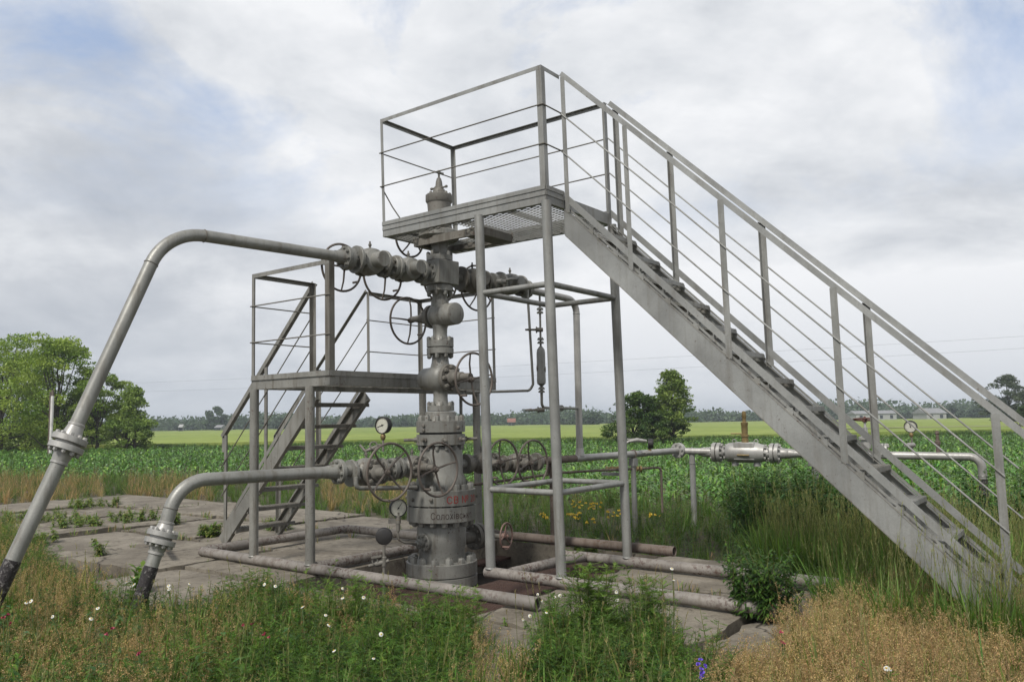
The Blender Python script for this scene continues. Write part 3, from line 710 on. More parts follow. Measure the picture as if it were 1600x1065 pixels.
# low one on the left
pA, pB = arm(533, 736), arm(330, 748)
d1 = (pA-pB).normalized(); pC, pD, pE = arm(268, 790), arm(252, 840), arm(236, 886); dl = (pD-pC).normalized()
K = meet(pB, d1, pC, dl)
pF = pE+(pE-pD).normalized()*((pE.z+.25)/abs((pE-pD).normalized().z))
f2 = thing('flow_pipe', 'low silver pipe bending down to a flange beside the concrete slabs', 'pipe', (pF.x, pF.y, -.15))
path = bend([pA, K, pD], [.40], 12)
MB().tube(path, PR+.003, 24).build('pipe_run', P_PIPE, f2)
MB().torus(path[13], (path[14]-path[12]).normalized() if len(path) > 14 else dl, PR+.004, .005, 24, 6).build('weld_bead', P_DARK, f2)
dd = (pE-pD).normalized()
MB().tube([pD, pE], PR, 24).build('pipe_leg', P_PIPE, f2)
mb = pipe_flange(MB(), pD, dd, .13, 12, .02, .045)
for s_ in (-1, 1): mb.lathe(pD, dd*s_, [(.085, .05), (.075, .07), (.064, .12), (.068, .125), (.068, .14), (.058, .145)], 24)
mb.build('pipe_flange', P_FRESH, f2)
MB().tube([pD.lerp(pE, .97), pF], PR+.004, 24).build('bitumen_sleeve', P_BIT, f2)
mb = MB().disc(pA, AR, .13, -.06, -.01, 32); mb.bolts(pA-AR*.06, -AR, .104, 8, .019, .026); mb.lathe(pA-AR*.06, -AR, [(.085, 0), (.078, .03), (.063, .14)], 24); mb.build('end_flange', P_TREE, f2)
# right-hand line: runs away, then turns along the corn
r0, r1, r2 = arm(842, 720), arm(990, 709), at(1060, 703.5, 13.2)
r3, r4 = at(1165, 707, 12.75), at(1515, 713, 11.25)
line = thing('flow_pipe', 'long silver pipe running from the wellhead along the corn to the right', 'pipe', (r2.x, r2.y, -.15))
MB().tube([r0, r1], .05, 20).build('pipe_run', P_RUST, line)
MB().tube([r0.lerp(r1, .35), r1, r2, r3.lerp(r2, .3)], .0505, 20).build('pipe_run', P_FRESH, line)
dR = (r4-r3).normalized(); low = Vector((r4.x+dR.x*.22, r4.y+dR.y*.22, 0))
MB().tube(bend([r3.lerp(r4, .08), r4+dR*.14, r4+dR*.14-Zv*.32], .2), .056, 20).build('pipe_run', P_FRESH, line)
MB().tube([r4+dR*.14-Zv*.30, r4+dR*.14-Zv*1.2], .058, 18).build('bitumen_sleeve', P_BIT, line)
MB().torus(r4+dR*.14-Zv*.26, Zv, .058, .006, 20, 6).build('weld_bead', P_FRESH, line)
mb = pipe_flange(MB(), r2, (r2-r1), .125, 8, .012, .03); mb.build('pipe_flange', P_FRESH, line)
# ball valve on that line
bv = thing('ball_valve', 'pale bolted valve block with a brass gland, in the pipe left of the long staircase', 'valve', r3)
mb = MB().lathe(r3, dR, [(0, -.30), (.13, -.30), (.15, -.27), (.155, -.22), (.155, .20), (.14, .24), (.13, .30), (0, .30)], 32)
mb.box(r3+Zv*.03, dR*.16, dR.cross(Zv)*.13, Zv*.135); mb.build('valve_body', P_FRESH, bv, bevel=.006)
for s_, mat in ((-1, P_FRESH), (1, P_FRESH)):
    p = r3+dR*.45*s_; mb = pipe_flange(MB(), p, dR, .155, 10, .02, .055); mb.lathe(r3, dR*s_, [(0, .28), (.11, .28), (.085, .33), (.085, .40), (0, .40)], 24)
    mb.bolts(r3+dR*s_*.30, dR*s_, .115, 8, .02, .028); mb.lathe(p, dR*s_, [(.10, .06), (.085, .10), (.075, .2), (.078, .205), (.078, .22), (.056, .3)], 24); mb.build('end_flange', mat, bv)
mb = MB().lathe(r3+Zv*.15, Zv, [(0, 0), (.055, 0), (.055, .06), (.045, .065), (.045, .10), (.062, .105), (.062, .135), (.045, .14), (.05, .2), (.05, .28), (.056, .29), (.056, .33), (.03, .34), (.03, .40), (.036, .41), (.03, .50), (0, .51)], 16); mb.build('stem_gland', P_BRASS, bv)
MB().tube([r3+Zv*.30, r3+Zv*.30-dR*.22], .010, 8).build('lever', P_BRASS, bv)
for s_ in (-.17, .17):
    MB().torus(r3+dR*s_+Zv*.18, dR.cross(Zv), .03, .007, 16, 6).build('lifting_eye', P_FRESH, bv)
    MB().lathe(r3+dR*s_-Zv*.14, -Zv, [(0, 0), (.05, 0), (.06, .05), (.055, .07), (0, .07)], 16).build('foot', P_FRESH, bv)
MB().tube([r3+dR*-.10+dR.cross(Zv)*.15-Zv*.03, r3+dR*.09+dR.cross(Zv)*.17-Zv*.03], .013, 8).build('latch_bar', P_BRASS, bv)
# supports under the right-hand line
def support(p, label, mat, r=.045, top=0.0):
    o = thing('pipe_support', label, 'pipe support', (p.x, p.y, -.15))
    MB().tube([(p.x, p.y, -.16), (p.x, p.y, p.z-.05-top)], r, 16).build('post', mat, o)
    return o
so = support(at(1081, 704, 13.15), 'grey post holding up the pipe in front of the corn', P_MAIN, .047); q = at(1081, 704, 13.15)
MB().torus(q, Vector((1, -.1, 0)), .058, .007, 20, 6).build('clamp', P_MAIN, so); MB().torus(Vector((q.x, q.y, q.z-.2)), Zv, .05, .006, 18, 6).build('collar', P_MAIN, so)
q = arm(989, 709); so = support(q, 'grey post with a square head plate behind the right leg of the tall platform', P_MAIN, .04, .1)
MB().box((q.x, q.y, q.z-.12), AR*.05, ST*.05, Zv*.06).build('head_plate', P_MAIN, so); MB().torus(q, AR, .062, .010, 20, 6).build('clamp', P_RUST, so)
q = arm(863, 718); so = support(q, 'brown rusty post under the pipe behind the tall platform legs', P_RUST, .045, .05)
MB().box((q.x, q.y, q.z-.12), AR*.05, ST*.05, Zv*.07).build('head_plate', P_RUST, so)
q = at(1272, 708, 12.28); so = support(q, 'grey post holding the pipe underneath the long staircase', P_MAIN, .05)
MB().box((q.x, q.y, q.z-.12), Vector((.08, 0, 0)), Vector((0, .06, 0)), Zv*.07).build('head_plate', P_MAIN, so)
# riser joining the upper right arm to the lower line
u0, u1 = arm(822, 452), arm(905, 470); bt = arm(906, 712)
rs = thing('riser_pipe', 'silver riser pipe dropping from the upper arm to the line on the right', 'pipe', (bt.x, bt.y, bt.z))
uu = Vector((bt.x, bt.y, u1.z))
MB().tube(bend([u0, Vector((u0.x, u0.y, u0.z)).lerp(uu, .4), uu, Vector((bt.x, bt.y, bt.z+.04))], [.3, .2], 10), .048, 20).build('pipe_run', P_FRESH, rs)
mb = MB(); mb.torus((bt.x, bt.y, at(906, 490, bt.y).z), Zv, .049, .006, 20, 6); mb.torus((bt.x, bt.y, bt.z+.13), Zv, .049, .006, 20, 6); mb.lathe((bt.x, bt.y, bt.z), Zv, [(.05, .12), (.066, .03), (.07, 0)], 18); mb.build('weld_bead', P_FRESH, rs)
# sampling string with a small pressure vessel
sx = at(846, 600, uu.y-1.15); sv = thing('sampling_line', 'slim vertical line with a small grey vessel between tiny flanges behind the near leg', 'sampling line', (sx.x, sx.y, at(846, 640, sx.y).z))
def sz(py): return at(846, py, sx.y).z
mb = MB().tube([(sx.x, sx.y, sz(462)), (sx.x, sx.y, sz(545))], .014, 10); mb.build('tube_run', P_TREE, sv)
MB().tube(bend([(sx.x, sx.y, sz(600)), (sx.x, sx.y, sz(636)), at(857, 637, sx.y+.1), Vector((bt.x, bt.y, sz(637)))], .06), .018, 10).build('tube_run', P_TREE, sv)
MB().lathe((sx.x, sx.y, 0), Zv, [(0, sz(604)), (.02, sz(603)), (.055, sz(599)), (.058, sz(594)), (.056, sz(588)), (.056, sz(552)), (.05, sz(546)), (.02, sz(541)), (0, sz(540))], 24).build('vessel', P_MAIN, sv)
for py in (483, 488.5, 530, 535.5, 607, 612):
    z = sz(py); mb = MB().disc((sx.x, sx.y, z), Zv, .043, -.009, .009, 18); mb.bolts((sx.x, sx.y, z+.009), Zv, .033, 4, .009, .012); mb.build('small_flange', P_TREE, sv)
for py, s_, L in ((515, -1, .20), (575, -1, .05), (577, 1, .06), (640, -1, .22)):
    z = sz(py); mb = MB().lathe((sx.x, sx.y, z), Vector((s_, -.2, 0)), [(0, -.03), (.028, -.03), (.03, .05), (.016, .06), (.014, L*.6), (.02, L*.62), (.012, L), (0, L)], 10)
    mb.torus((sx.x+s_*.05, sx.y, z), Vector((1, 0, 0)), .034, .010, 14, 6); mb.build('needle_valve', P_DARK, sv)
z = sz(637); mb = MB()
for f in (.42, .5): mb.disc(Vector((sx.x, sx.y, z)).lerp(Vector((bt.x, bt.y, z)), f), Vector((bt.x-sx.x, bt.y-sx.y, 0)).normalized(), .042, -.01, .01, 18)
mb.build('small_flange', P_TREE, sv)
# thin looped tube from the upper arm to the low valve
y0 = arm(790, 438).y
lt = thing('impulse_tube', 'thin bent tube looping down in front of the vessel from the upper right arm', 'tube', at(832, 520, y0))
MB().tube(bend([at(783, 440, y0-.25), at(796, 436, y0-.2), at(823, 436, y0), at(833, 600, y0+.0), at(828, 610, y0), at(760, 612, y0-.35), at(728, 612, 9.75)], [.03, .06, .05, .08, .05]), .017, 12).build('tube_run', P_TREE, lt)
mb = MB().lathe(at(783, 440, y0-.25), Vector((1, 0, 0)), [(0, -.06), (.04, -.06), (.045, 0), (.03, .02), (.03, .06), (0, .06)], 12); mb.build('union_nut', P_TREE, lt)
q0 = at(720, 616, 9.75)
MB().tube(bend([at(728, 617, 9.75), (q0.x, q0.y, q0.z), (q0.x, q0.y, wz(652))], .06), .02, 12).build('tube_run', P_TREE, lt)
# thin pipe with small fittings behind the lower right arm
k0, k1, k2, k3, k4 = at(738, 757, 10.6), at(880, 738, 11.6), at(945, 734, 12.1), at(1033, 730, 12.6), at(1035, 800, 12.6)
tp = thing('impulse_tube', 'thin pipe with small brassy fittings running level in front of the corn', 'tube', (k3.x, k3.y, -.15))
MB().tube(bend([k0, k1, k2, k3, k4], [.4, .4, .07]), .019, 12).build('tube_run', P_RUST, tp)
mb = MB()
for px in (948, 956, 966, 996, 1001): mb.disc(at(px, 732, 12.25), Vector((1, .1, 0)).normalized(), .048 if px % 2 else .04, -.014, .014, 14)
mb.box(at(960, 732, 12.25), Vector((.09, 0, 0)), Vector((0, .03, 0)), Zv*.03); mb.build('fittings', P_BRASS, tp)
MB().bar(at(941, 739.5, 12.2), at(975, 741, 12.3), .05, .05).build('bracket', P_MAIN, tp)
# small gauges on the right-hand line
def line_gauge(px, py, Y, face, r, pipe_py, label, wheel=None):
    c = at(px, py, Y); b = at(px+1, pipe_py, Y); g = thing('pressure_gauge', label, 'gauge', (c.x, c.y, b.z))
    face = Vector(face).normalized()
    go = gauge(c, face, r, g, [(c.x, c.y, b.z)], 'gauge_case', 1.9)
    mb = MB().lathe(Vector((c.x-.05, c.y-.02, (b.z+c.z-r)/2-.03)), Vector((1, .3, 0)), [(0, -.08), (.014, -.08), (.014, -.03), (.035, -.02), (.035, .08), (.02, .1), (0, .1)], 10); mb.build('cock', P_FRESH, g)
    return g
line_gauge(1423, 666, 11.65, (-.62, -.8, 0), .085, 708, 'black pressure gauge with a pale dial seen through the rods of the long staircase')
line_gauge(1015, 693, 12.35, (-.99, .12, 0), .075, 706, 'dark gauge seen edge on above the pipe, beside a small lever cock')
c = at(990, 691, 12.3); 
mb = MB().tube([c+Vector((-.14, 0, -.02)), c+Vector((-.07, 0, .02)), c+Vector((.05, 0, .04)), c+Vector((.2, 0, .02))], [.01, .022, .032, .02], 8); mb.tube([c+Vector((-.1, 0, .05)), c+Vector((.06, 0, .05))], .012, 7)
tag(mb.build('lever_cock', P_FRESH, loc=c), 'small pale lever cock beside the edge-on gauge above the pipe', 'valve')
c = at(1351, 655, 11.9); b = at(1364, 700, 11.9)
sw = thing('stem_valve', 'small valve with a rusty red handwheel on the pipe behind the staircase', 'valve', (c.x, c.y, b.z))
handwheel(Vector((c.x, c.y, c.z)), (0.05, 0.1, 1), .16, sw, .3, .01, paint('rusty_red_paint', (.13, .05, .04), 1.0, metal=.0, rough=.7), 4, .011)
MB().lathe((c.x, c.y, b.z), Zv, [(0, 0), (.07, 0), (.07, .12), (.10, .13), (.10, .17), (.04, .18), (.03, .3), (.018, .32), (.018, c.z-b.z), (0, c.z-b.z)], 14).build('valve_body', P_FRESH, sw)
c = at(1465, 690, 11.45); b0 = at(1465, 707, 11.45)
tag(MB().lathe((c.x, c.y, b0.z), Zv, [(0, 0), (.03, 0), (.03, .12), (.04, .12), (.04, .16), (.025, .17), (.02, .26), (.03, .27), (.02, .31), (0, .31)], 12).build('vent_plug', P_RUST, loc=(c.x, c.y, b0.z)), 'short vent stub standing on the right end of the pipe', 'pipe stub')
c = at(1382, 704, 11.8); mb = pipe_flange(MB(), c, dR, .11, 8, .012, .03); mb.build('pipe_flange', P_FRESH, line)
# gauge seen from behind, rising from the cellar
c = at(600, 838, 8.66); ct = thing('cellar_gauge', 'black round gauge seen from behind, on a thin pipe left of the wellhead foot', 'gauge', (c.x, c.y, PIT))
MB().lathe(c, (.15, -1, 0), [(0, 0), (.07, .0), (.085, -.008), (.09, -.02), (.09, -.07), (0, -.07)], 28).build('gauge_case', P_BLACK, ct)
MB().tube([c-Zv*.09, (c.x, c.y, PIT)], .016, 10).build('gauge_stem', P_DARK, ct)
v0 = at(600, 876, 8.66)
mb = MB().lathe(v0-Vector((.16, 0, .05)), (1, 0, .25), [(0, 0), (.018, 0), (.018, .06), (.03, .08), (.03, .16), (.02, .18), (.02, .22), (0, .22)], 10)
mb.lathe(v0-Zv*.05, Zv, [(0, 0), (.028, 0), (.03, .09), (.02, .1), (0, .1)], 10); mb.bar(v0+Vector((-.13, -.03, .04)), v0+Vector((-.02, -.03, .06)), .02, .02); mb.torus(v0+Vector((-.09, -.02, 0)), (0, 1, 0), .03, .008, 14, 6)
mb.build('needle_valve', P_DARK, ct)
# rusty pipe lying behind the wellhead
e = ground(1054, 861, .16); s0 = e-Av*3.3
op = thing('loose_pipe', 'rusty open-ended pipe lying behind the legs of the tall platform', 'pipe', (e.x, e.y, .1))
mb = MB().tube([s0, e], .055, 18, False); mb.lathe(e, -Av, [(.055, 0), (.048, 0), (.048, .25), (0, .25)], 18); mb.build('pipe_run', P_RUST, op)
# ================================================================== ground
GZ = -.15
def sheet(name, fn_pts, faces, mat, kind='structure'):
    me = bpy.data.meshes.new(name); me.from_pydata(fn_pts, [], faces); me.update(); me.materials.append(mat)
    o = bpy.data.objects.new(name, me); col.objects.link(o); o['kind'] = kind; return o
def gz(y): return GZ if y < 56 else GZ-(y-56)*.0050
m = MT('field_soil'); a = m.noise(.8, 8, .65); b = m.noise(9, 8, .7)
M_SOIL = m.set(m.mix(m.ramp(b, [(.35, 0.), (.65, 1.)]), m.mix(m.ramp(a, [(.4, 0.), (.6, 1.)]), (.055, .043, .028), (.04, .05, .018)), (.085, .068, .045)), .95, 0., b, .8, .03)
PA0, PA1, PB0, PB1 = -.22, 2.3, -1.28, 2.25          # cellar edges in the platform's own axes
def G(a, b, z): return Vector((-1.438+a*CA-b*SA, 9.4015+a*SA+b*CA, z))
pit = [G(PA0, PB0, GZ), G(PA1, PB0, GZ), G(PA1, PB1, GZ), G(PA0, PB1, GZ)]
far = [(-900, -40), (900, -40), (900, 56), (-900, 56)]
vs = [tuple(p) for p in pit]+[(x, y, GZ) for x, y in far]
fs = [(4, 5, 1, 0), (5, 6, 2, 1), (6, 7, 3, 2), (7, 4, 0, 3)]
n0 = len(vs); ys = [56, 120, 200, 300, 600, 2500]
for y in ys[1:]: vs += [(-900-y, y, gz(y) if y < 700 else -3.4), (900+y, y, gz(y) if y < 700 else -3.4)]
prev = (7, 6)
for i in range(len(ys)-1): fs.append((prev[0], prev[1], n0+2*i+1, n0+2*i)); prev = (n0+2*i, n0+2*i+1)
sheet('ground', vs, fs, M_SOIL)
# concrete
m = MT('weathered_concrete'); a = m.noise(1.1, 8, .62); b = m.noise(26, 8, .7); g = m.noise(7, 7, .7, dist=.6); st = m.noise(2.4, 7, .66, loc=(9, 4, 2))
cc = m.mix(m.ramp(a, [(.38, 0.), (.62, 1.)]), (.21, .185, .145), (.125, .106, .08))
cc = m.mix(m.ramp(g, [(.52, 0.), (.64, .8)]), cc, (.07, .058, .042))
cc = m.mix(m.ramp(st, [(.56, 0.), (.62, .7)]), cc, (.24, .212, .17))
vr = m.n('ShaderNodeTexVoronoi', feature='DISTANCE_TO_EDGE'); mp = m.n('ShaderNodeMapping'); nz = m.n('ShaderNodeVectorMath', operation='ADD'); nn = m.n('ShaderNodeTexNoise'); nn.inputs['Scale'].default_value = 1.4; nn.inputs['Detail'].default_value = 6
m.l(m.geo(), nn.inputs['Vector']); m.l(nn.outputs[1], nz.inputs[0]); m.l(m.geo(), nz.inputs[1]); m.l(nz.outputs[0], vr.inputs['Vector']); vr.inputs['Scale'].default_value = .33
crk = m.ramp(vr.outputs['Distance'], [(.0, 1.), (.006, 0.)])
cc = m.mix(crk, cc, (.03, .024, .018)); cc = m.mix(.25, cc, m.ramp(b, [(.3, .1), (.7, .9)]), 'OVERLAY')
M_CONC = m.set(cc, .93, 0., m.math('SUBTRACT', m.math('ADD', b, m.math('MULTIPLY', a, 2.)), m.math('MULTIPLY', crk, 2.)), .6, .012)
slab_n = 0
def slab(a0, a1, b0, b1, top=0.0, tilt=.0, rot=.0):
    """one cast concrete road plate with worn, uneven edges"""
    vs = []; nx, ny = 14, 12; ca_, cb_ = (a0+a1)/2, (b0+b1)/2
    tx, ty = rnd.uniform(-1, 1)*tilt, rnd.uniform(-1, 1)*tilt; ph = rnd.uniform(0, 6)
    for j in range(ny+1):
        for i in range(nx+1):
            a = a0+(a1-a0)*i/nx; b = b0+(b1-b0)*j/ny; e = (i in (0, nx)) or (j in (0, ny))
            jj = .035 if e else 0
            a += rnd.uniform(-jj, jj); b += rnd.uniform(-jj, jj)
            da, db = a-ca_, b-cb_; a2 = ca_+da*math.cos(rot)-db*math.sin(rot); b2_ = cb_+da*math.sin(rot)+db*math.cos(rot)
            z = top+tx*da+ty*db-(.012 if e else 0)+.004*math.sin(a*2+ph)+rnd.uniform(-.002, .002)
            vs.append(tuple(G(a2, b2_, z)))
    n = len(vs); per = [i for i in range(nx+1)]+[(j*(nx+1)+nx) for j in range(1, ny+1)]+[ny*(nx+1)+i for i in range(nx-1, -1, -1)]+[j*(nx+1) for j in range(ny-1, 0, -1)]
    for q in per: vs.append((vs[q][0], vs[q][1], GZ-.12))
    fs = [(j*(nx+1)+i, j*(nx+1)+i+1, (j+1)*(nx+1)+i+1, (j+1)*(nx+1)+i) for j in range(ny) for i in range(nx)]
    L = len(per); fs += [(per[k], n+k, n+(k+1) % L, per[(k+1) % L]) for k in range(L)]
    o = sheet('concrete_slab', vs, fs, M_CONC); o.data.polygons.foreach_set('use_smooth', [True]*len(o.data.polygons)); o.data.set_sharp_from_angle(angle=R(40)); return o
for a0 in (-12.6, -10.5, -8.35, -6.2, -4.15): # the road of plates on the left
    for k, b0 in enumerate((-1.75, .02, 1.72)):
        if a0 < -9 and k == 0: continue
        slab(a0+rnd.uniform(-.03, .03), a0+2.02+rnd.uniform(-.04, .02), b0, b0+1.68+rnd.uniform(-.04, .02), rnd.uniform(-.05, .0), .015, rnd.uniform(-.02, .02))
slab(-2.10, PA0, -1.30, 1.25, -.005); slab(-2.08, PA0, 1.29, 2.75, -.02, .01); slab(-2.2, PA0-.03, -2.7, -1.36, -.03, .012)
slab(PA0, 2.3, PB0-1.75, PB0-.02, -.02, .01, .012); slab(2.36, 4.6, -2.9, -1.32, -.035, .012); slab(PA0, 2.3, PB0-3.6, PB0-1.8, -.05, .015)
slab(2.33, 4.2, -1.27, .62, -.015, .006); slab(2.34, 4.22, .66, 2.35, -.02, .008); slab(4.26, 6.2, -.9, .9, -.05, .01); slab(4.26, 6.2, .95, 2.6, -.04, .01)
# cellar
mb = MB(); zf = PIT-.012
for (p, q) in (((PA0, PB0), (PA1, PB0)), ((PA1, PB0), (PA1, PB1)), ((PA1, PB1), (PA0, PB1)), ((PA0, PB1), (PA0, PB0))):
    mb.add([G(*p, zf-.2), G(*q, zf-.2), G(*q, -.03), G(*p, -.03)], [(0, 1, 2, 3)])
o = mb.build('cellar_wall', M_CONC, smooth=False, kind='structure')
mb = MB().add([G(PA0, PB0, zf-.18), G(PA1, PB0, zf-.18), G(PA1, PB1, zf-.18), G(PA0, PB1, zf-.18)], [(0, 1, 2, 3)])
m = MT('cellar_mud'); b = m.noise(12, 7, .7); M_MUD = m.set(m.ramp(b, [(.35, (.02, .014, .010)), (.65, (.05, .033, .023))]), .9, 0., b, .6, .02)
mb.build('cellar_floor', M_MUD, smooth=False, kind='structure')
mb = MB(); PG = lambda a, b, z: G(a, b, z)
grating(mb, PG, PA0+.02, .45-.42, PB0+.02, PB1-.02, PIT-.002, .075, .012, .010); grating(mb, PG, .45+.42, PA1-.02, PB0+.02, PB1-.02, PIT-.002, .075, .012, .010)
grating(mb, PG, .04, .86, PB0+.02, .0, PIT-.002, .075, .012, .010)
for a in (PA0+.02, .0, .90, 1.6, PA1-.02): mb.bar(G(a, PB0+.01, PIT-.02), G(a, PB1-.01, PIT-.015), .04, .03)
mb.build('cellar_grate', P_GRATE, smooth=False, label='rusty expanded metal grating around the foot of the wellhead', cat='grating')
mb = MB().bar(ground(240, 832, .02), ground(262, 858, .14), .05, .05)
tag(mb.build('scrap_bar', P_RUST), 'short rusty bar leaning behind the low flanged pipe', 'scrap metal')
# ------------------------------------------------------------------ fields
m = MT('barley_field'); a = m.noise(.05, 6, .6, (1, .22, 1)); b = m.noise(.9, 8, .7, (1, .35, 1)); s_ = m.noise(.6, 5, .6, (.06, 1, 1))
cb = m.mix(m.ramp(a, [(.36, 0.), (.62, 1.)]), (.185, .24, .055), (.27, .315, .085)); cb = m.mix(m.ramp(s_, [(.42, 0.), (.62, .6)]), cb, (.13, .185, .045)); cb = m.mix(.3, cb, m.ramp(b, [(.3, .1), (.7, .9)]), 'OVERLAY')
M_BAR = m.set(cb, .9, 0., b, .5, .1, spec=.1)
vs = []; fs = []; nxx = 60; nyy = 26
for j in range(nyy+1):
    y = 58+(302-58)*(j/nyy)**1.3
    for i in range(nxx+1):
        x = (-260+520*i/nxx); vs.append((x, y+(rnd.uniform(-.6, .6) if j == 0 else 0), gz(y)+.40+.05*math.sin(x*.13+y*.05)))
fs = [(j*(nxx+1)+i, j*(nxx+1)+i+1, (j+1)*(nxx+1)+i+1, (j+1)*(nxx+1)+i) for j in range(nyy) for i in range(nxx)]
for i in range(nxx): n = len(vs); vs += [(vs[i][0], vs[i][1], gz(58)), (vs[i+1][0], vs[i+1][1], gz(58))]; fs.append((n, n+1, i+1, i))
o = sheet('barley_field', vs, fs, M_BAR); 
m = MT('bare_track'); M_TRK = m.set(m.ramp(m.noise(.7, 6), [(.3, (.16, .14, .09)), (.7, (.24, .22, .15))]), .95)
vs = []; fs = []
for i in range(41):
    x = 26+i*3.2; y = 70+1.2*math.sin(i*.3); vs += [(x, y, gz(y)+.50), (x, y+2.2, gz(y)+.50)]
fs = [(2*i, 2*i+2, 2*i+3, 2*i+1) for i in range(40)]; sheet('dirt_track', vs, fs, M_TRK)
# ================================================================== vegetation
rs_ = np.random.RandomState(5)
def leafmat(name, trans=.35, rough=.55, spec=.25):
    mm = MT(name); at_ = mm.n('ShaderNodeAttribute'); at_.attribute_name = 'tint'
    mm.set(at_.outputs['Color'], rough, 0., spec=spec)
    tr = mm.n('ShaderNodeBsdfTranslucent'); g2_ = mm.mix(1., at_.outputs['Color'], (1.3, 1.35, .6), 'MULTIPLY'); mm.l(g2_, tr.inputs[0])
    mx = mm.n('ShaderNodeMixShader'); mx.inputs[0].default_value = trans; mm.l(mm.b.outputs[0], mx.inputs[1]); mm.l(tr.outputs[0], mx.inputs[2]); mm.l(mx.outputs[0], mm.o.inputs[0])
    return mm.m
M_LEAF = leafmat('weed_leaves'); M_CORN = leafmat('corn_leaves', .3, .38, .5); M_TREEL = leafmat('tree_leaves', .3, .5, .3); M_DRY = leafmat('dry_grass', .25, .8, .1)
m = MT('bark'); b = m.noise(9, 7, .7, (1, 1, .2)); M_BARK = m.set(m.ramp(b, [(.3, (.03, .024, .018)), (.7, (.085, .07, .052))]), .9, 0., b, .6, .03)
class Q:
    """quad soup with a colour for each quad"""
    def __init__(s): s.q = []; s.c = []
    def quad(s, a, b, c, d, col_): s.q.append((a, b, c, d)); s.c.append(col_)
    def strip(s, p, d, L, w, droop=0., n=3, colr=(.05, .1, .02), side=None, w0=.35, wm=1., tip=.08, ben=None):
        p = np.array(p, float); d = np.array(d, float); d /= np.linalg.norm(d)
        sd_ = np.cross(d, (0, 0, 1.)) if side is None else np.array(side, float)
        if np.linalg.norm(sd_) < 1e-4: sd_ = np.array((1., 0, 0))
        sd_ = sd_/np.linalg.norm(sd_); pts = [p]; dd_ = d.copy()
        for k in range(n):
            dd_ = dd_+np.array((0, 0, -droop/n)); dd_ /= np.linalg.norm(dd_); pts.append(pts[-1]+dd_*L/n)
        ws = [w*(w0+(wm-w0)*math.sin(math.pi*min(1, (k/n)*1.1)) if 0 < k < n else (w0 if k == 0 else tip)) for k in range(n+1)]
        for k in range(n):
            a, b_ = pts[k], pts[k+1]; s.quad(a-sd_*ws[k]/2, a+sd_*ws[k]/2, b_+sd_*ws[k+1]/2, b_-sd_*ws[k+1]/2, colr)
        return pts
    def arr(s): return np.array(s.q, np.float32).reshape(-1, 4, 3), np.array(s.c, np.float32)
def rv(a, b): return rs_.uniform(a, b)
def rdir(el0, el1, az=None):
    az = rv(0, 2*math.pi) if az is None else az; el = rv(el0, el1); return np.array((math.cos(az)*math.cos(el), math.sin(az)*math.cos(el), math.sin(el)))
def jit(c, v=.2):
    k = 1+rv(-v, v); return (c[0]*k*(1+rv(-.12, .12)), c[1]*k, c[2]*k*(1+rv(-.12, .12)))
GR1, GR2, GR3, GRY = (.076, .150, .024), (.120, .205, .036), (.038, .085, .018), (.18, .205, .055)
TAN, TAN2, STEM = (.43, .305, .155), (.31, .235, .125), (.15, .16, .06)
def p_feather(h=.5, nb=24, nl=9, c=GR1, c2=GR2, wide=.10, lw=.0055, flowers=0):
    q = Q(); ns = 1+int(rv(0, 2.4))
    for s_ in range(ns):
        d = rdir(1.15, 1.5); hh = h*rv(.7, 1); st = q.strip((rv(-.03, .03), rv(-.03, .03), 0), d, hh, .007, .1, 4, STEM, w0=1, tip=.4)
        for k in range(nb):
            t = (k+rv(0, 1))/nb; t = .12+.88*t; i = min(3, int(t*4)); p = st[i]+(st[i+1]-st[i])*(t*4-i)
            ld = rdir(.1, .9); L = wide*(1.15-.65*t)*rv(.6, 1.2); cc_ = jit(c if rv(0, 1) < .6 else c2, .25)
            pts = q.strip(p, ld, L, lw, .5, 2, cc_, w0=.7, tip=.3)
            for m_ in range(nl):
                u = (m_+1)/(nl+1); pp = pts[0]+(pts[-1]-pts[0])*u
                e = np.cross(ld, (0, 0, 1.)); e = e/(np.linalg.norm(e)+1e-6)*(1 if m_ % 2 else -1)+ld*.7+np.array((0, 0, rv(-.3, .5)))
                q.strip(pp, e, L*.42*rv(.6, 1.1), lw*.85, 0, 1, cc_, w0=.8, tip=.3, side=np.cross(e, rdir(0, 1.5)))
    return q
def p_lance(h=.45, n=34, c=GR1, c2=GR2, ll=.08, lw=.014, el=(.1, .8), stems=2):
    q = Q()
    for s_ in range(stems):
        d = rdir(1.1, 1.5); hh = h*rv(.65, 1); st = q.strip((rv(-.03, .03), rv(-.03, .03), 0), d, hh, .008, .1, 4, STEM, w0=1, tip=.4)
        for k in range(n):
            t = .08+.92*(k+rv(0, 1))/n; i = min(3, int(t*4)); p = st[i]+(st[i+1]-st[i])*min(1, t*4-i)
            q.strip(p, rdir(*el), ll*(1.2-.7*t)*rv(.6, 1.2), lw*rv(.7, 1.2), .9, 2, jit(c if rv(0, 1) < .6 else c2, .25), w0=.3, tip=.08)
    return q
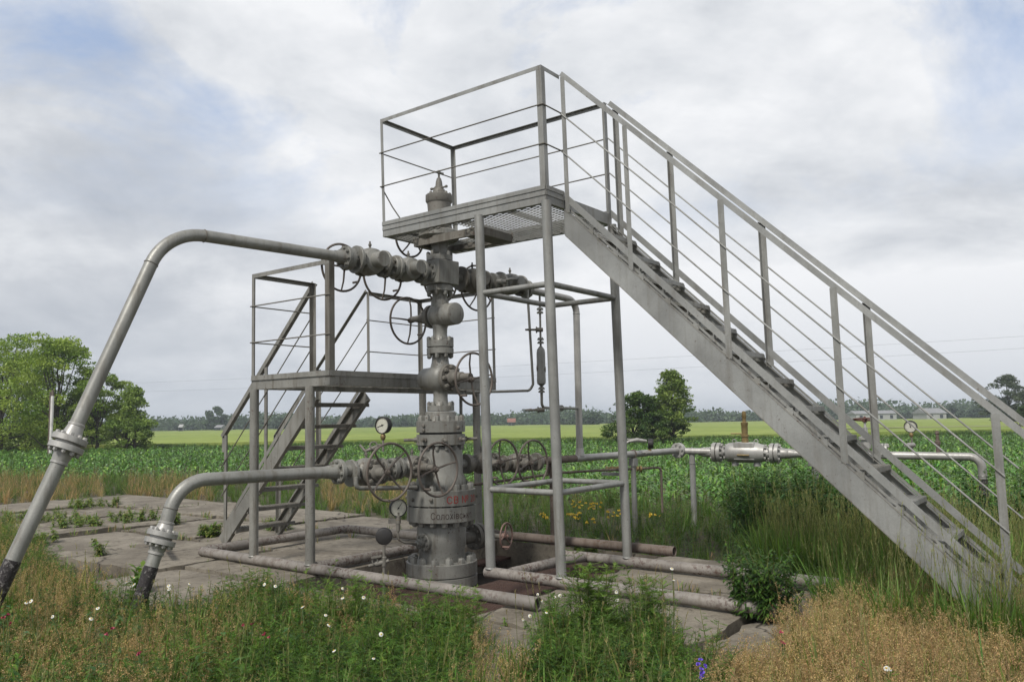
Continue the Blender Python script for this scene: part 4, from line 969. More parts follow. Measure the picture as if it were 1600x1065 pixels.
def p_panicle(h=.5, stems=5, nb=11, ns=7, c=TAN, green=.25):
    q = Q()
    for s_ in range(stems):
        d = rdir(1.05, 1.5); hh = h*rv(.6, 1); st = q.strip((rv(-.06, .06), rv(-.06, .06), 0), d, hh, .0035, .15, 3, jit(TAN2 if rv(0, 1) > green else GRY), w0=1, tip=.5)
        for k in range(nb):
            t = .35+.65*k/nb; i = min(2, int(t*3)); p = st[i]+(st[i+1]-st[i])*(t*3-i); bd_ = rdir(.2, 1.1); L = .10*(1.25-t)*rv(.7, 1.2)
            pts = q.strip(p, bd_, L, .002, .2, 1, TAN2, w0=1, tip=.7)
            for m_ in range(ns):
                pp = pts[0]+(pts[-1]-pts[0])*rv(.15, 1)+rdir(-1.5, 1.5)*rv(.003, .016); e = rdir(-1.5, 1.5)
                q.strip(pp, e, rv(.004, .0075), rv(.004, .007), 0, 1, jit(c if rv(0, 1) > green*.5 else GRY, .5), w0=.8, tip=.6, side=np.cross(e, rdir(0, 1.5)))
    for k in range(5): q.strip((rv(-.05, .05), rv(-.05, .05), 0), rdir(.9, 1.4), rv(.12, .25), .006, .7, 2, jit(GR1 if rv(0, 1) < .5 else TAN2), w0=.8)
    return q
def p_grass(h=.35, n=16, c=GR1, c2=GR2, w=.007, heads=0, spread=.05, hc=(.20, .18, .09), droop=.9):
    q = Q()
    for k in range(n):
        q.strip((rv(-spread, spread), rv(-spread, spread), 0), rdir(.95, 1.5), h*rv(.5, 1.1), w*rv(.7, 1.3), rv(.2, droop), 4, jit(c if rv(0, 1) < .6 else c2, .25), w0=.9, tip=.1)
    for k in range(heads):
        pts = q.strip((rv(-spread, spread), rv(-spread, spread), 0), rdir(1.3, 1.52), h*rv(1.1, 1.6), .003, .12, 3, jit((.14, .15, .06)), w0=1, tip=.8); tp_ = pts[-1]; dn = (pts[-1]-pts[-2]); dn /= np.linalg.norm(dn)
        for m_ in range(18):
            q.strip(tp_-dn*rv(0, .13), dn+rdir(-.5, .8)*.45, rv(.012, .028), .005, 0, 1, jit(hc, .3), w0=.8, tip=.3, side=rdir(-1, 1))
    return q
def p_corn(n=8, h=.6, seg=3, w=.05):
    q = Q(); q.strip((0, 0, 0), (rv(-.1, .1), rv(-.1, .1), 1), h*.7, .03, 0, 1, (.09, .15, .04), w0=1, tip=.5, side=(1, 0, 0)); q.strip((0, 0, 0), (0, 0, 1), h*.7, .03, 0, 1, (.09, .15, .04), w0=1, tip=.5, side=(0, 1, 0))
    az = rv(0, 6.28)
    for k in range(n):
        t = k/n; a = az+math.pi*k+rv(-.5, .5); d = rdir(.75, 1.15, a)
        q.strip((0, 0, h*(.12+.6*t)), d, h*rv(.55, .85)*(1-.25*t), w*rv(.8, 1.2), rv(1.3, 2.3), seg, jit((.09, .215, .032) if rv(0, 1) < .6 else (.165, .30, .055), .35), w0=.6, tip=.08)
    return q
def scatter(name, protos, pos, scl, mat, label=None, cat=None, z=None, group=None, kind='stuff', hj=.0, parent=None):
    """pos (n,3), scl (n); random prototype and turn for each plant, one mesh"""
    A = [p.arr() for p in protos]; n = len(pos)
    if n == 0: return None
    which = rs_.randint(0, len(A), n); Vs = []; Cs = []
    for k, (V, C_) in enumerate(A):
        I = np.where(which == k)[0]
        if len(I) == 0: continue
        th = rs_.uniform(0, 2*np.pi, len(I)); c, s = np.cos(th), np.sin(th); sc_ = scl[I]
        X = V[None, :, :, 0]*c[:, None, None]-V[None, :, :, 1]*s[:, None, None]; Y = V[None, :, :, 0]*s[:, None, None]+V[None, :, :, 1]*c[:, None, None]
        lean = rs_.uniform(-.12, .12, (len(I), 2)); Z = V[None, :, :, 2]*(1+rs_.uniform(-hj, hj, len(I)))[:, None, None]
        X = X+Z*lean[:, 0, None, None]; Y = Y+Z*lean[:, 1, None, None]
        W = np.stack([X, Y, Z], -1)*sc_[:, None, None, None]+pos[I][:, None, None, :]
        t = (1+rs_.uniform(-.22, .22, (len(I), 1)))*(1+rs_.uniform(-.07, .07, (len(I), 3)))
        Vs.append(W.reshape(-1, 4, 3)); Cs.append((C_[None]*t[:, None, :]).reshape(-1, 3))
    V = np.concatenate(Vs).astype(np.float32); C_ = np.concatenate(Cs).astype(np.float32)
    return quadmesh(name, V, C_, mat, label, cat, group, kind, parent)
def quadmesh(name, V, C_, mat, label=None, cat=None, group=None, kind=None, parent=None, loc=None):
    base = np.array(world_loc(parent) if parent else (loc if loc is not None else (0, 0, 0)), np.float32)
    nq = len(V); me = bpy.data.meshes.new(name); me.vertices.add(nq*4); me.vertices.foreach_set('co', (V.reshape(-1, 3)-base).ravel())
    me.loops.add(nq*4); me.loops.foreach_set('vertex_index', np.arange(nq*4, dtype=np.int32)); me.polygons.add(nq)
    me.polygons.foreach_set('loop_start', np.arange(0, nq*4, 4, dtype=np.int32)); me.update(calc_edges=True)
    at_ = me.color_attributes.new('tint', 'FLOAT_COLOR', 'POINT'); cc_ = np.ones((nq, 4, 4), np.float32); cc_[:, :, :3] = C_[:, None, :]; at_.data.foreach_set('color', cc_.ravel())
    me.materials.append(mat); o = bpy.data.objects.new(name, me); col.objects.link(o)
    if parent: o.parent = parent
    else: o.location = base
    return tag(o, label, cat, group, kind)
# --- corn
edge = np.array([(-60, 37), (-14.9, 26.2), (-2.7, 21.5), (3.0, 15.0), (12, 12.2), (30, 7)])
def corn_edge(x): return np.interp(x, edge[:, 0], edge[:, 1])
P = []
ca_, sa_ = math.cos(.35), math.sin(.35)
for i in range(-110, 160):
    v = i*.68
    t = rs_.uniform(-.05, .05); u = np.arange(-90, 110, .21)+t; x = u*ca_-v*sa_; y = u*sa_+v*ca_
    x = x+rs_.uniform(-.05, .05, len(x)); y = y+rs_.uniform(-.05, .05, len(x))
    k = (y > corn_edge(x)) & (y < 52+np.sin(x*.2)) & (np.abs(x) < .67*y+1) & (rs_.rand(len(x)) < np.clip(1.45-y/50, .4, 1))
    P.append(np.stack([x[k], y[k], np.full(k.sum(), GZ)], 1))
P = np.concatenate(P); near = P[:, 1] < 24; print('corn', len(P), near.sum())
cs = 1+np.clip((P[:, 1]-24)/60, 0, .3)
scatter('corn_field', [p_corn(9, .52, 4, .05) for _ in range(8)], P[near], rs_.uniform(.75, 1.15, near.sum()), M_CORN, 'rows of young dark green corn behind the pipes', 'corn field', hj=.1)
scatter('corn_field', [p_corn(7, .40, 2, .07) for _ in range(6)], P[~near], rs_.uniform(.75, 1.1, (~near).sum())*cs[~near], M_CORN, 'far part of the young corn, up to the weedy margin', 'corn field', hj=.1)
# --- weedy margin between corn and barley
n = 9000; x = rs_.uniform(-52, 60, n); y = rs_.uniform(53, 57.5, n); tall = .5+.45*np.sin(x*.35)*np.sin(x*.11+2)+rs_.uniform(-.1, .1, n); tall = np.clip(tall, .25, 1.2)
scatter('field_margin_weeds', [p_lance(.9, 12, GR3, GR1, .3, .1, (.1, 1.1), 2) for _ in range(5)]+[p_grass(.8, 8, GR1, GR2, .06) for _ in range(3)], np.stack([x, y, np.full(n, GZ)], 1), tall*.6+.08, M_LEAF, 'strip of rank green weeds dividing corn from barley', 'weeds')
# ---------------------------------------------------- weeds round the pads
def inside_slab(a, b):
    """hard ground (plates and cellar) in the platform's axes"""
    hard = ((a > -12.6) & (a < -2.1) & (b > -1.75) & (b < 3.4)) | ((a > -2.2) & (a < -.2) & (b > -4.8) & (b < 2.75)) | ((a >= -.2) & (a < 2.35) & (b > -4.8) & (b < 2.3)) | ((a >= 2.0) & (a < 4.6) & (b > -2.9) & (b < 2.35)) | ((a >= 4.2) & (a < 6.2) & (b > -.9) & (b < 2.6))
    return hard
def toF(x, y): dx, dy = x+1.438, y-9.4015; return dx*CA+dy*SA, -dx*SA+dy*CA
def projn(x, y, z):
    z = z-CH; d = y*_cp+z*_sp; a = FPX*x/d; b = -FPX*(-y*_sp+z*_cp)/d
    return 800+a*_cr+b*_sr, 532.5-a*_sr+b*_cr
def scat_pos(x, y, top=GZ): return np.stack([x, y, np.full(len(x), top)], 1)
fb = np.array([(-400, 770), (0, 835), (90, 925), (200, 985), (330, 985), (420, 955), (520, 975), (640, 992), (720, 1000), (770, 1050), (825, 1085), (850, 1000), (1000, 995), (1110, 1075), (1190, 1095), (1235, 1030), (1300, 975), (1420, 935), (1500, 915), (1900, 900)])
N0 = 9000
# uniform over the ground in front of the pads
y = np.sqrt(rs_.uniform(3.3**2, 13.5**2, 60000)); x = rs_.uniform(-.72, .72, 60000)*y
px, py = projn(x, y, GZ)
near_ = (py > np.interp(px, fb[:, 0], fb[:, 1])+rs_.normal(0, 9, len(px))) & (py < 1420)
x, y, px, py = x[near_], y[near_], px[near_], py[near_]
cl = np.sin(x*1.9+1)*np.sin(y*2.3+x*.7)+rs_.normal(0, .35, len(x))          # patchiness
def pick(mask, frac): return mask & (rs_.rand(len(x)) < frac)
left = px < 400; mid = (px >= 380) & (px < 1130); right = px >= 1130
gap = (px > 735) & (px < 825)
PF = [p_feather(.5, 22, 9, GR1, GR2) for _ in range(5)]+[p_feather(.42, 20, 7, GR3, GR1) for _ in range(3)]
PL = [p_lance(.46, 34, GR1, GR2, .085, .013) for _ in range(4)]+[p_lance(.4, 26, GR3, GR1, .07, .02, (.0, .6)) for _ in range(3)]
PT = [p_panicle(.50, 5, 12, 11, TAN, .2) for _ in range(7)]
PG = [p_grass(.32, 16, GR1, GR2, .007) for _ in range(4)]+[p_grass(.26, 14, GRY, TAN2, .006) for _ in range(2)]
tops = np.zeros(len(x))
def put(name, protos, mask, s0, s1, mat, label, cat):
    print(name, mask.sum()); return scatter(name, protos, scat_pos(x[mask], y[mask]), rs_.uniform(s0, s1, mask.sum()), mat, label, cat, hj=.15)
put('feathery_weeds', PF, pick(mid & ~gap & (cl > -.7), .27) | pick(left & (cl > -.1), .16) | pick(right & (cl > .9), .05), .62, 1.1, M_LEAF, 'feathery green chamomile and flixweed in the foreground', 'weeds')
put('leafy_weeds', PL, pick(mid & ~gap, .17) | pick(left, .15) | pick(right & (cl > .8), .03), .6, 1.0, M_LEAF, 'leafy green weeds filling the foreground', 'weeds')
put('dry_seed_weeds', PT, pick(right, .46) | pick(left & (cl < .35), .16) | pick(gap, .10) | pick(mid & (cl < -.3), .05), .55, .98, M_DRY, 'tan dried seed heads standing in the foreground', 'dry weeds')
PS = [p_grass(.40, 7, GR1, GRY, .009, 3, .03, (.30, .26, .13), .6) for _ in range(3)]+[p_grass(.36, 9, GR2, GRY, .012, 1, .03, (.3, .3, .12), 1.3) for _ in range(3)]
put('tall_stalks', PS, pick(left, .03) | pick(mid, .018) | pick(right, .02), .7, 1.25, M_LEAF, 'loose grass stalks sticking out of the foreground weeds', 'grass')
PB = [p_lance(.34, 16, (.08, .16, .05), GR2, .17, .034, (.0, .9), 1) for _ in range(5)]
put('broad_weeds', PB, pick((left & (py > 1000)) | mid & (cl > .3) & ~gap, .03), .7, 1.15, M_LEAF, 'broad leaved weeds near the camera at the bottom edge', 'weeds')
put('short_grass', PG, pick(left | mid, .22) | pick(right, .10), .6, 1.1, M_LEAF, 'short green grass between the foreground weeds', 'grass')
# ---- behind and beside the pads, up to the corn
n = 26000; y = np.sqrt(rs_.uniform(7.0**2, 33**2, n)); x = rs_.uniform(-.70, .72, n)*y
a, b = toF(x, y); px, py = projn(x, y, GZ)
k = (~inside_slab(a, b)) & (y < corn_edge(x)+.3) & ((b > 1.0) | (a > 3.9)) & (py < 985) & ~((px < 1150) & (b < 1.2) & (a > 0))
x, y, px, py = x[k], y[k], px[k], py[k]; cl = np.sin(x*.9+1)*np.sin(y*.8+x*.5)+rs_.normal(0, .4, len(x)); tops = np.zeros(len(x))
print('back', len(x))
tanz = ((px < 160) | ((px > 500) & (px < 660)) | ((px > 200) & (px < 330))) & (py < 800)
PF2 = [p_feather(.55, 15, 5, GR1, GR2, .12, .009) for _ in range(5)]; PL2 = [p_lance(.55, 24, GR3, GR1, .11, .02) for _ in range(5)]
PG2 = [p_grass(.5, 16, GR1, GR2, .010, 3) for _ in range(5)]; PT2 = [p_grass(.55, 22, TAN, (.27, .2, .1), .007, 5, hc=(.36, .27, .15)) for _ in range(4)]+[p_panicle(.5, 5, 7, 4, TAN, .3) for _ in range(3)]
put('dry_grass', PT2, pick(tanz, .42) | pick(~tanz & (cl > .8), .06), .45, .8, M_DRY, 'dry tan grass between the slabs and the corn', 'dry grass')
bk = (px > 740) & (py > 770)
put('feathery_weeds', PF2, pick(bk, .25) | pick(~tanz & (cl > -.6), .22) | pick(tanz, .05), .4, .85, M_LEAF, 'feathery green weeds between the pads and the corn', 'weeds')
put('leafy_weeds', PL2, pick(bk, .35) | pick(~tanz, .24) | pick(tanz, .08), .4, .8, M_LEAF, 'leafy green weeds between the pads and the corn', 'weeds')
put('meadow_grass', PG2, pick(~tanz, .30) | pick(tanz, .15), .4, .8, M_LEAF, 'green grass between the pads and the corn', 'grass')
# ---- tall grass and rank weeds at the foot of the long staircase
def blob(cx_, cy_, rx_, ry_, n):
    t = rs_.uniform(0, 6.283, n); r = np.sqrt(rs_.rand(n)); return cx_+rx_*r*np.cos(t), cy_+ry_*r*np.sin(t)
TG = [p_grass(.62, 26, (.085, .17, .03), (.14, .23, .05), .011, 4, .09, (.26, .27, .11), 1.4) for _ in range(6)]
gx = []; gy = []
for cxp, yy, rx_, ry_, n_ in ((1290, 8.9, .8, .6, 170), (1390, 8.2, .7, .7, 190), (1330, 10.0, 1.0, .8, 140), (1240, 9.4, .4, .5, 60), (1450, 7.3, .45, .5, 50), (1580, 7.4, .5, .7, 60), (1600, 8.6, .9, .8, 70), (1540, 8.6, .6, .6, 45), (1420, 6.35, .45, .25, 34), (1500, 5.9, .4, .25, 30), (1570, 5.7, .3, .25, 26), (1330, 7.2, .4, .3, 30)):
    c = at(cxp, 700, yy); X, Y = blob(c.x, c.y, rx_, ry_, n_); gx.append(X); gy.append(Y)
x, y = np.concatenate(gx), np.concatenate(gy); tops = np.zeros(len(x))
put('tall_grass', TG, np.ones(len(x), bool), .65, 1.08, M_LEAF, 'tall green grass with brownish seed heads under the long staircase', 'grass')
TL = [p_lance(.95, 60, GR3, (.07, .14, .035), .16, .040, (.0, .7), 3) for _ in range(4)]+[p_feather(1.0, 30, 7, GR3, GR1, .18, .012) for _ in range(3)]
gx = []; gy = []
for cxp, yy, rx_, ry_, n_ in ((1225, 11.0, .6, .6, 90), (1285, 10.2, .55, .6, 90), (1190, 12.0, .6, .5, 40), (1330, 9.4, .5, .6, 60), (1360, 12.2, .8, .6, 26), (1533, 10.9, .5, .3, 12), (1590, 9.5, .5, .5, 16)):
    c = at(cxp, 700, yy); X, Y = blob(c.x, c.y, rx_, ry_, n_); gx.append(X); gy.append(Y)
x, y = np.concatenate(gx), np.concatenate(gy); tops = np.zeros(len(x))
put('rank_weeds', TL, np.ones(len(x), bool), .65, 1.2, M_LEAF, 'rank dark weeds crowding under the upper pipe near the staircase', 'weeds')
# ---- single plants standing on and beside the slabs
def plant(name, protos, px_, py_, n_, r_, s0, s1, mat, label, cat, top=-.02, group=None):
    c = ground(px_, py_, top); X, Y = blob(c.x, c.y, r_, r_, n_)
    A = [p.arr() for p in protos]; Vs = []; Cs = []
    for i in range(n_):
        V, C_ = A[i % len(A)]; th = rv(0, 6.28); s = rv(s0, s1); W = V.copy(); W[..., 0] = V[..., 0]*math.cos(th)-V[..., 1]*math.sin(th); W[..., 1] = V[..., 0]*math.sin(th)+V[..., 1]*math.cos(th)
        W = W*s; lx, ly = rv(-.25, .25), rv(-.25, .25); W[..., 0] += W[..., 2]*lx+X[i]; W[..., 1] += W[..., 2]*ly+Y[i]; W[..., 2] += top; Vs.append(W); Cs.append(C_*rv(.8, 1.2))
    return quadmesh(name, np.concatenate(Vs), np.concatenate(Cs), mat, label, cat, group, None, None, (c.x, c.y, top))
BL = [p_lance(.5, 46, GR3, GR1, .095, .020, (-.1, .8), 2) for _ in range(4)]
plant('bushy_weed', BL, 1198, 958, 46, .24, .85, 1.25, M_LEAF, 'bushy dark green weed covering the end of the right skid pipe', 'weed')
FE = [p_feather(.6, 30, 9, GR2, (.12, .2, .04), .14, .008) for _ in range(3)]
plant('feathery_weed', FE, 938, 1000, 6, .10, .9, 1.2, M_LEAF, 'tall bright feathery weed in front of the near tall leg', 'weed', -.05)
plant('feathery_weed', FE, 1015, 1010, 5, .12, .75, .95, M_LEAF, 'feathery green weed right of the tall bright one, before the skid pipe', 'weed', -.05)
plant('feathery_weed', FE, 528, 985, 6, .16, .65, .9, M_LEAF, 'feathery weed rising across the near skid pipe, left of the wellhead', 'weed', -.05)
plant('feathery_weed', FE, 733, 1015, 3, .05, .6, .85, M_LEAF, 'narrow feathery weed below the wellhead, reaching the near skid pipe', 'weed', -.05)
plant('feathery_weed', FE, 390, 950, 5, .14, .55, .75, M_LEAF, 'feathery weed at the foot of the lower platform\'s left leg', 'weed', -.03)
plant('dock_plant', [p_lance(.32, 26, GR1, GR2, .17, .05, (.5, 1.3), 1)], 214, 926, 3, .04, .8, 1.1, M_LEAF, 'broad-leaved dock growing left of the low flanged pipe', 'plant', -.03)
CR = [p_lance(.22, 26, GR2, GRY, .12, .03, (.0, .9), 2) for _ in range(3)]
for px_, py_, n_, r_, lab in ((40, 815, 40, .8, 'wide clump of weeds over the slabs at the left edge'), (205, 812, 18, .4, 'weedy patch on the slabs behind the low pipe bend'), (330, 835, 14, .15, 'leafy weed in the slab joint below the steep stair'), (265, 818, 14, .16, 'small grassy weed between slabs, left of the steep stair'), (435, 826, 12, .14, 'low green weed between the two stringers of the steep stair'), (125, 822, 22, .42, 'spreading leafy weed over the slab edge beside the slanting pipe'), (60, 850, 18, .4, 'clump of weeds left of the slanting pipe at the slab edge'), (157, 865, 4, .12, 'tiny weed in the slab crack right of the slanting pipe'), (150, 790, 26, .5, 'weed clump at the far edge of the left slabs'), (915, 868, 12, .16, 'green weed sprawling over the rusty pipe behind the tall platform')):
    plant('slab_weed', CR, px_, py_, n_, r_, .6, 1.05, M_LEAF, lab, 'weed')
# joint weeds on the plates
pj = []
for i in range(170):
    if rnd.random() < .55: a = rnd.choice((-10.5, -8.35, -6.2, -4.15, -2.15))+rnd.uniform(-.04, .04); b = rnd.uniform(-1.7, 3.3)
    else: a = rnd.uniform(-12, -2.2); b = rnd.choice((-.03, 1.70))+rnd.uniform(-.03, .03)
    g = G(a, b, -.05); pj.append(tuple(g))
for i in range(60):
    g = G(rnd.uniform(2, 4.3), rnd.choice((.64, 2.38, -1.3)), -.05); pj.append(tuple(g))
for i in range(90):
    g = G(rnd.uniform(-12, -2.2), -1.80+rnd.uniform(-.25, .02), -.12); pj.append(tuple(g))
for i in range(40):
    g = G(rnd.uniform(-.2, 5), -2.95+rnd.uniform(-.2, .1), -.1); pj.append(tuple(g))
pj = np.array(pj); scatter('joint_grass', [p_grass(.12, 12, GR2, TAN2, .006) for _ in range(4)]+[p_lance(.1, 12, GR1, GR2, .05, .012, (0, .7), 1) for _ in range(3)], pj, rs_.uniform(.5, 1.3, len(pj)), M_LEAF, 'grass tufts in the joints of the concrete slabs', 'grass')
# dead stalks and leaf litter along joints
# ---- flowers
M_WHITE = simple('white_petals', (.55, .55, .51), .6, var=.08); M_YEL = simple('yellow_florets', (.60, .42, .03), .6); M_PUR = simple('violet_petals', (.10, .05, .42), .6); M_RED = simple('crimson_petals', (.28, .03, .06), .6)
def chamomile(px_, py_, Y, nf, label, spread=.12):
    c = at(px_, py_, Y); root = thing('chamomile', label, 'flower', (c.x, c.y, GZ), 'white chamomile flowers in the weeds')
    st = MB(); heads = []
    for k in range(nf):
        h = Vector((c.x+rnd.uniform(-spread, spread), c.y+rnd.uniform(-spread, spread), c.z+rnd.uniform(-.07, .05)))
        st.tube([(c.x+rnd.uniform(-.03, .03), c.y, GZ), ((c.x+h.x)/2, (c.y+h.y)/2, (GZ+h.z)/2+.03), h], .0028, 4); heads.append(h)
    st.build('stem', simple('flower_stem', (.07, .11, .03), .7) if 'flower_stem' not in bpy.data.materials else bpy.data.materials['flower_stem'], root)
    for h in heads:
        ax = Vector((rnd.uniform(-.5, .5), rnd.uniform(-.9, -.1), rnd.uniform(.4, 1))).normalized(); u = ax.orthogonal().normalized(); w = ax.cross(u); mb = MB(); r = rnd.uniform(.010, .015)
        for q in range(12):
            a = 2*math.pi*q/12; e = (u*math.cos(a)+w*math.sin(a)); s_ = ax.cross(e)
            mb.add([h+e*r*.3-s_*.002, h+e*r*.3+s_*.002, h+e*r-ax*.003+s_*.0035, h+e*r*1.1-ax*.004, h+e*r-ax*.003-s_*.0035], [(0, 1, 2, 3, 4)])
        f = mb.build('petals', M_WHITE, root, smooth=False)
        MB().lathe(h, ax, [(0, -.002), (r*.42, -.001), (r*.3, .004), (0, .006)], 8).build('flower_centre', M_YEL, f)
for a_ in ((190, 905, 6.9, 4, 'chamomile cluster just left of the buried end of the low pipe'), (278, 915, 6.9, 4, 'chamomile cluster just right of the buried end of the low pipe', .1), (432, 915, 6.7, 2, 'white chamomile below the left legs of the lower platform'),
           (545, 930, 6.5, 3, 'chamomile flowers below the near skid pipe, left of the wellhead'), (855, 935, 6.6, 6, 'chamomile group beside the open end of the near skid pipe', .14), (830, 965, 6.2, 3, 'chamomile in front of the slab below the skid pipe end'),
           (975, 925, 6.6, 2, 'pair of pale flowers on the tall weed before the right skid pipe', .06), (1052, 895, 6.5, 2, 'pale flower on a thin stem right of the feathery weeds', .03), (120, 960, 5.6, 3, 'small white flowers in the dry weeds at lower left', .2),
           (600, 1000, 5.4, 3, 'scattered white flowers low in the green weeds, bottom centre', .3), (480, 960, 6.0, 3, 'white flowers among green weeds between pipe and bottom edge', .2), (1385, 1055, 4.6, 2, 'white flower in the tan seed heads at the bottom right', .05), (60, 640+300, 6.2, 2, 'white flower beside the dark foot of the slanting pipe', .1)):
    chamomile(*a_)
def blossoms(name, px_, py_, Y, nf, mat, label, cat, spread=.05, size=.012, vert=False, group=None, base=None):
    c = at(px_, py_, Y); root = thing(name, label, cat, (c.x, c.y, GZ), group); st = MB(); bl = MB()
    for k in range(nf):
        h = Vector((c.x+rnd.uniform(-spread, spread)*(1 if not vert else .25), c.y+rnd.uniform(-spread, spread), c.z+(rnd.uniform(-.05, .05) if not vert else -.10*k/nf+.05)))
        if not vert or k == 0: st.tube([(c.x, c.y, GZ), ((c.x+h.x)/2+.01, (c.y+h.y)/2, (GZ+h.z)/2), h], .0025, 4)
        for q in range(6):
            e = Vector((rnd.uniform(-1, 1), rnd.uniform(-1, 1), rnd.uniform(-.3, 1))).normalized(); s_ = e.orthogonal().normalized()
            bl.add([h-s_*size*.3, h+e*size-s_*size*.5, h+e*size*1.3, h+e*size+s_*size*.5, h+s_*size*.3], [(0, 1, 2, 3, 4)])
    st.build('stem', bpy.data.materials['flower_stem'], root); bl.build('blossom', mat, root, smooth=False)
blossoms('larkspur', 1096, 1048, 4.5, 9, M_PUR, 'violet larkspur spike at the bottom edge in front of the slab', 'flower', .05, .012, True)
for px_, py_, Y, lab in ((1222, 995, 5.2, 'two crimson pea flowers at the left edge of the tan seed heads'), (222, 1021, 4.9, 'crimson flower low in the dry weeds at lower left'), (415, 985, 5.3, 'crimson flower where dry and green weeds meet, left of centre'), (8, 970, 5.4, 'pink red flowers at the far left edge of the foreground'), (386, 984, 5.5, 'faint red flower beside the crimson one left of centre'), (168, 990, 5.3, 'tiny red flower in the dry weeds on the left')):
    blossoms('pea_flower', px_, py_, Y, 3 if px_ > 1000 or px_ < 50 else 2, M_RED, lab, 'flower', .03, .012, False, 'red pea flowers in the weeds')
for px_, py_, Y, nf, lab in ((855, 805, 12.0, 8, 'yellow flowers just left of the near tall leg'), (895, 806, 12.0, 12, 'yellow flower clump just right of the near tall leg'), (905, 788, 12.4, 8, 'small yellow flower head above the clump near the leg'), (932, 790, 12.4, 9, 'yellow flowers midway between the two right tall legs'), (960, 803, 12.1, 9, 'yellow flower clump just left of the far right leg'), (1022, 805, 12.3, 6, 'yellow flowers right of the far right leg'), (918, 814, 11.8, 5, 'sparse yellow flowers low between the two right tall legs')):
    blossoms('ragwort', px_, py_, Y, nf, M_YEL, lab, 'flower', .11, .022, False, 'yellow ragwort behind the tall platform')
for px_, py_, lab in ((1156, 775, 'faint violet flower spike in the corn below the ball valve'), (1182, 785, 'second faint violet spike, right and lower, below the ball valve')):
    blossoms('viper_bugloss', px_, py_, 13.0, 8, simple('dull_violet_petals', (.10, .09, .2), .7), lab, 'flower', .05, .02, True)
# ================================================================== trees
def tree(name, label, px_, Y, top_py, width_px, trunk_h=.25, nleaf=5000, leaf=.16, c=(.06, .11, .022), c2=(.10, .155, .035), shape='round', seed=1, group=None, lean=0., dens=1.0, nclump=46, base_py=None, bare=0.):
    r_ = np.random.RandomState(seed); g = at(px_, 690, Y); zb = gz(Y); H = at(px_, top_py, Y).z-zb; Wd = width_px/FPX*Y
    root = thing(name, label, 'bush' if 'bush' in name else 'tree', (g.x, g.y, zb), group)
    # crown: leaf clumps spread through an uneven volume
    cl_ = []
    for k in range(nclump):
        for _ in range(40):
            t = r_.uniform(trunk_h, 1.0); prof = {'round': math.sin(math.pi*min(.97, max(.06, (t-trunk_h)/(1.0-trunk_h)*.86+.12))), 'cone': max(.12, 1.05-(t-trunk_h)/(1-trunk_h)*.9), 'bush': math.sqrt(max(0.02, 1-(t-.0)**2.2)), 'vase': .35+.65*math.sin(math.pi*min(.95, (t-trunk_h)/(1-trunk_h)*.75+.25))}[shape]
            az = r_.uniform(0, 6.28); rr = math.sqrt(r_.rand())*prof*Wd/2
            if r_.rand() < .35+.65*(rr/(prof*Wd/2+1e-6)): break
        wob = 1+.22*math.sin(az*3+seed)+.15*math.sin(t*9+seed*2)
        cl_.append((g.x+lean*t*H+math.cos(az)*rr*wob, g.y+math.sin(az)*rr*wob, zb+t*H*.97, H*r_.uniform(.045, .11)*dens))
    ns_ = 1 if trunk_h > .02 else 3; stems = []
    mb = MB()
    for k in range(ns_):
        pts = [Vector((g.x+(k-ns_/2)*.4*(ns_ > 1), g.y, zb-.1))]; top_ = H*(.78 if ns_ == 1 else .5)
        for q_ in range(7): pts.append(Vector((pts[0].x+lean*H*q_/7+r_.uniform(-.1, .1)+(k-ns_/2)*.12*q_*(ns_ > 1), g.y+r_.uniform(-.1, .1), zb+top_*(q_+1)/7)))
        rb = H*.018+.02; mb.tube(pts, [rb*(1-.11*q_) for q_ in range(8)], 8, False); stems.append(pts)
    for k in r_.permutation(len(cl_))[:34]:
        c0 = Vector(cl_[k][:3]); st = stems[r_.randint(0, ns_)]; f = max(0.08, min(.95, (c0.z-zb)/H*.62)); i_ = min(6, int(f*7)); p0 = st[i_]; mid_ = p0.lerp(c0, .5)+Vector((0, 0, -.05*H*r_.uniform(0, 1)))
        mb.tube([p0, p0.lerp(mid_, .55), mid_, c0], [H*.0075, H*.006, H*.0045, H*.0016], 5, False)
    mb.build('trunk', M_BARK, root)
    cl_ = np.array(cl_); w = cl_[:, 3]**2; w /= w.sum(); idx = r_.choice(len(cl_), nleaf, p=w)
    v = r_.normal(0, 1, (nleaf, 3)); v /= np.linalg.norm(v, axis=1)[:, None]; rad = r_.uniform(.35, 1.0, nleaf)**.6
    P_ = cl_[idx, :3]+v*(cl_[idx, 3]*rad)[:, None]*np.array((1.35, 1.35, .72))
    P_[:, 2] = np.maximum(P_[:, 2], zb+.05)
    n1_ = r_.normal(0, 1, (nleaf, 3))+np.array((0, 0, .9)); n1_ /= np.linalg.norm(n1_, axis=1)[:, None]
    t1_ = np.cross(n1_, r_.normal(0, 1, (nleaf, 3))); t1_ /= np.linalg.norm(t1_, axis=1)[:, None]; t2_ = np.cross(n1_, t1_)
    s_ = (leaf*r_.uniform(.5, 1.15, nleaf))[:, None]
    V = np.stack([P_-t1_*s_*.5, P_-t2_*s_*.28, P_+t1_*s_*.5, P_+t2_*s_*.28], 1)
    base = r_.uniform(0, 1, len(cl_))[idx]; cc_ = np.array(c)[None]*(1-base[:, None])+np.array(c2)[None]*base[:, None]; cc_ = cc_*(1+r_.uniform(-.28, .28, nleaf))[:, None]
    quadmesh('crown', V, cc_, M_TREEL, parent=root); return root
LG = 'trees at the left edge of the field'
LC = dict(c=(.13, .22, .035), c2=(.29, .37, .07))
tree('leafy_tree', 'tall light green tree at the far left edge', 0, 55, 526, 165, .06, 20000, .20, LC['c'], LC['c2'], 'vase', 3, LG, nclump=105, dens=.95)
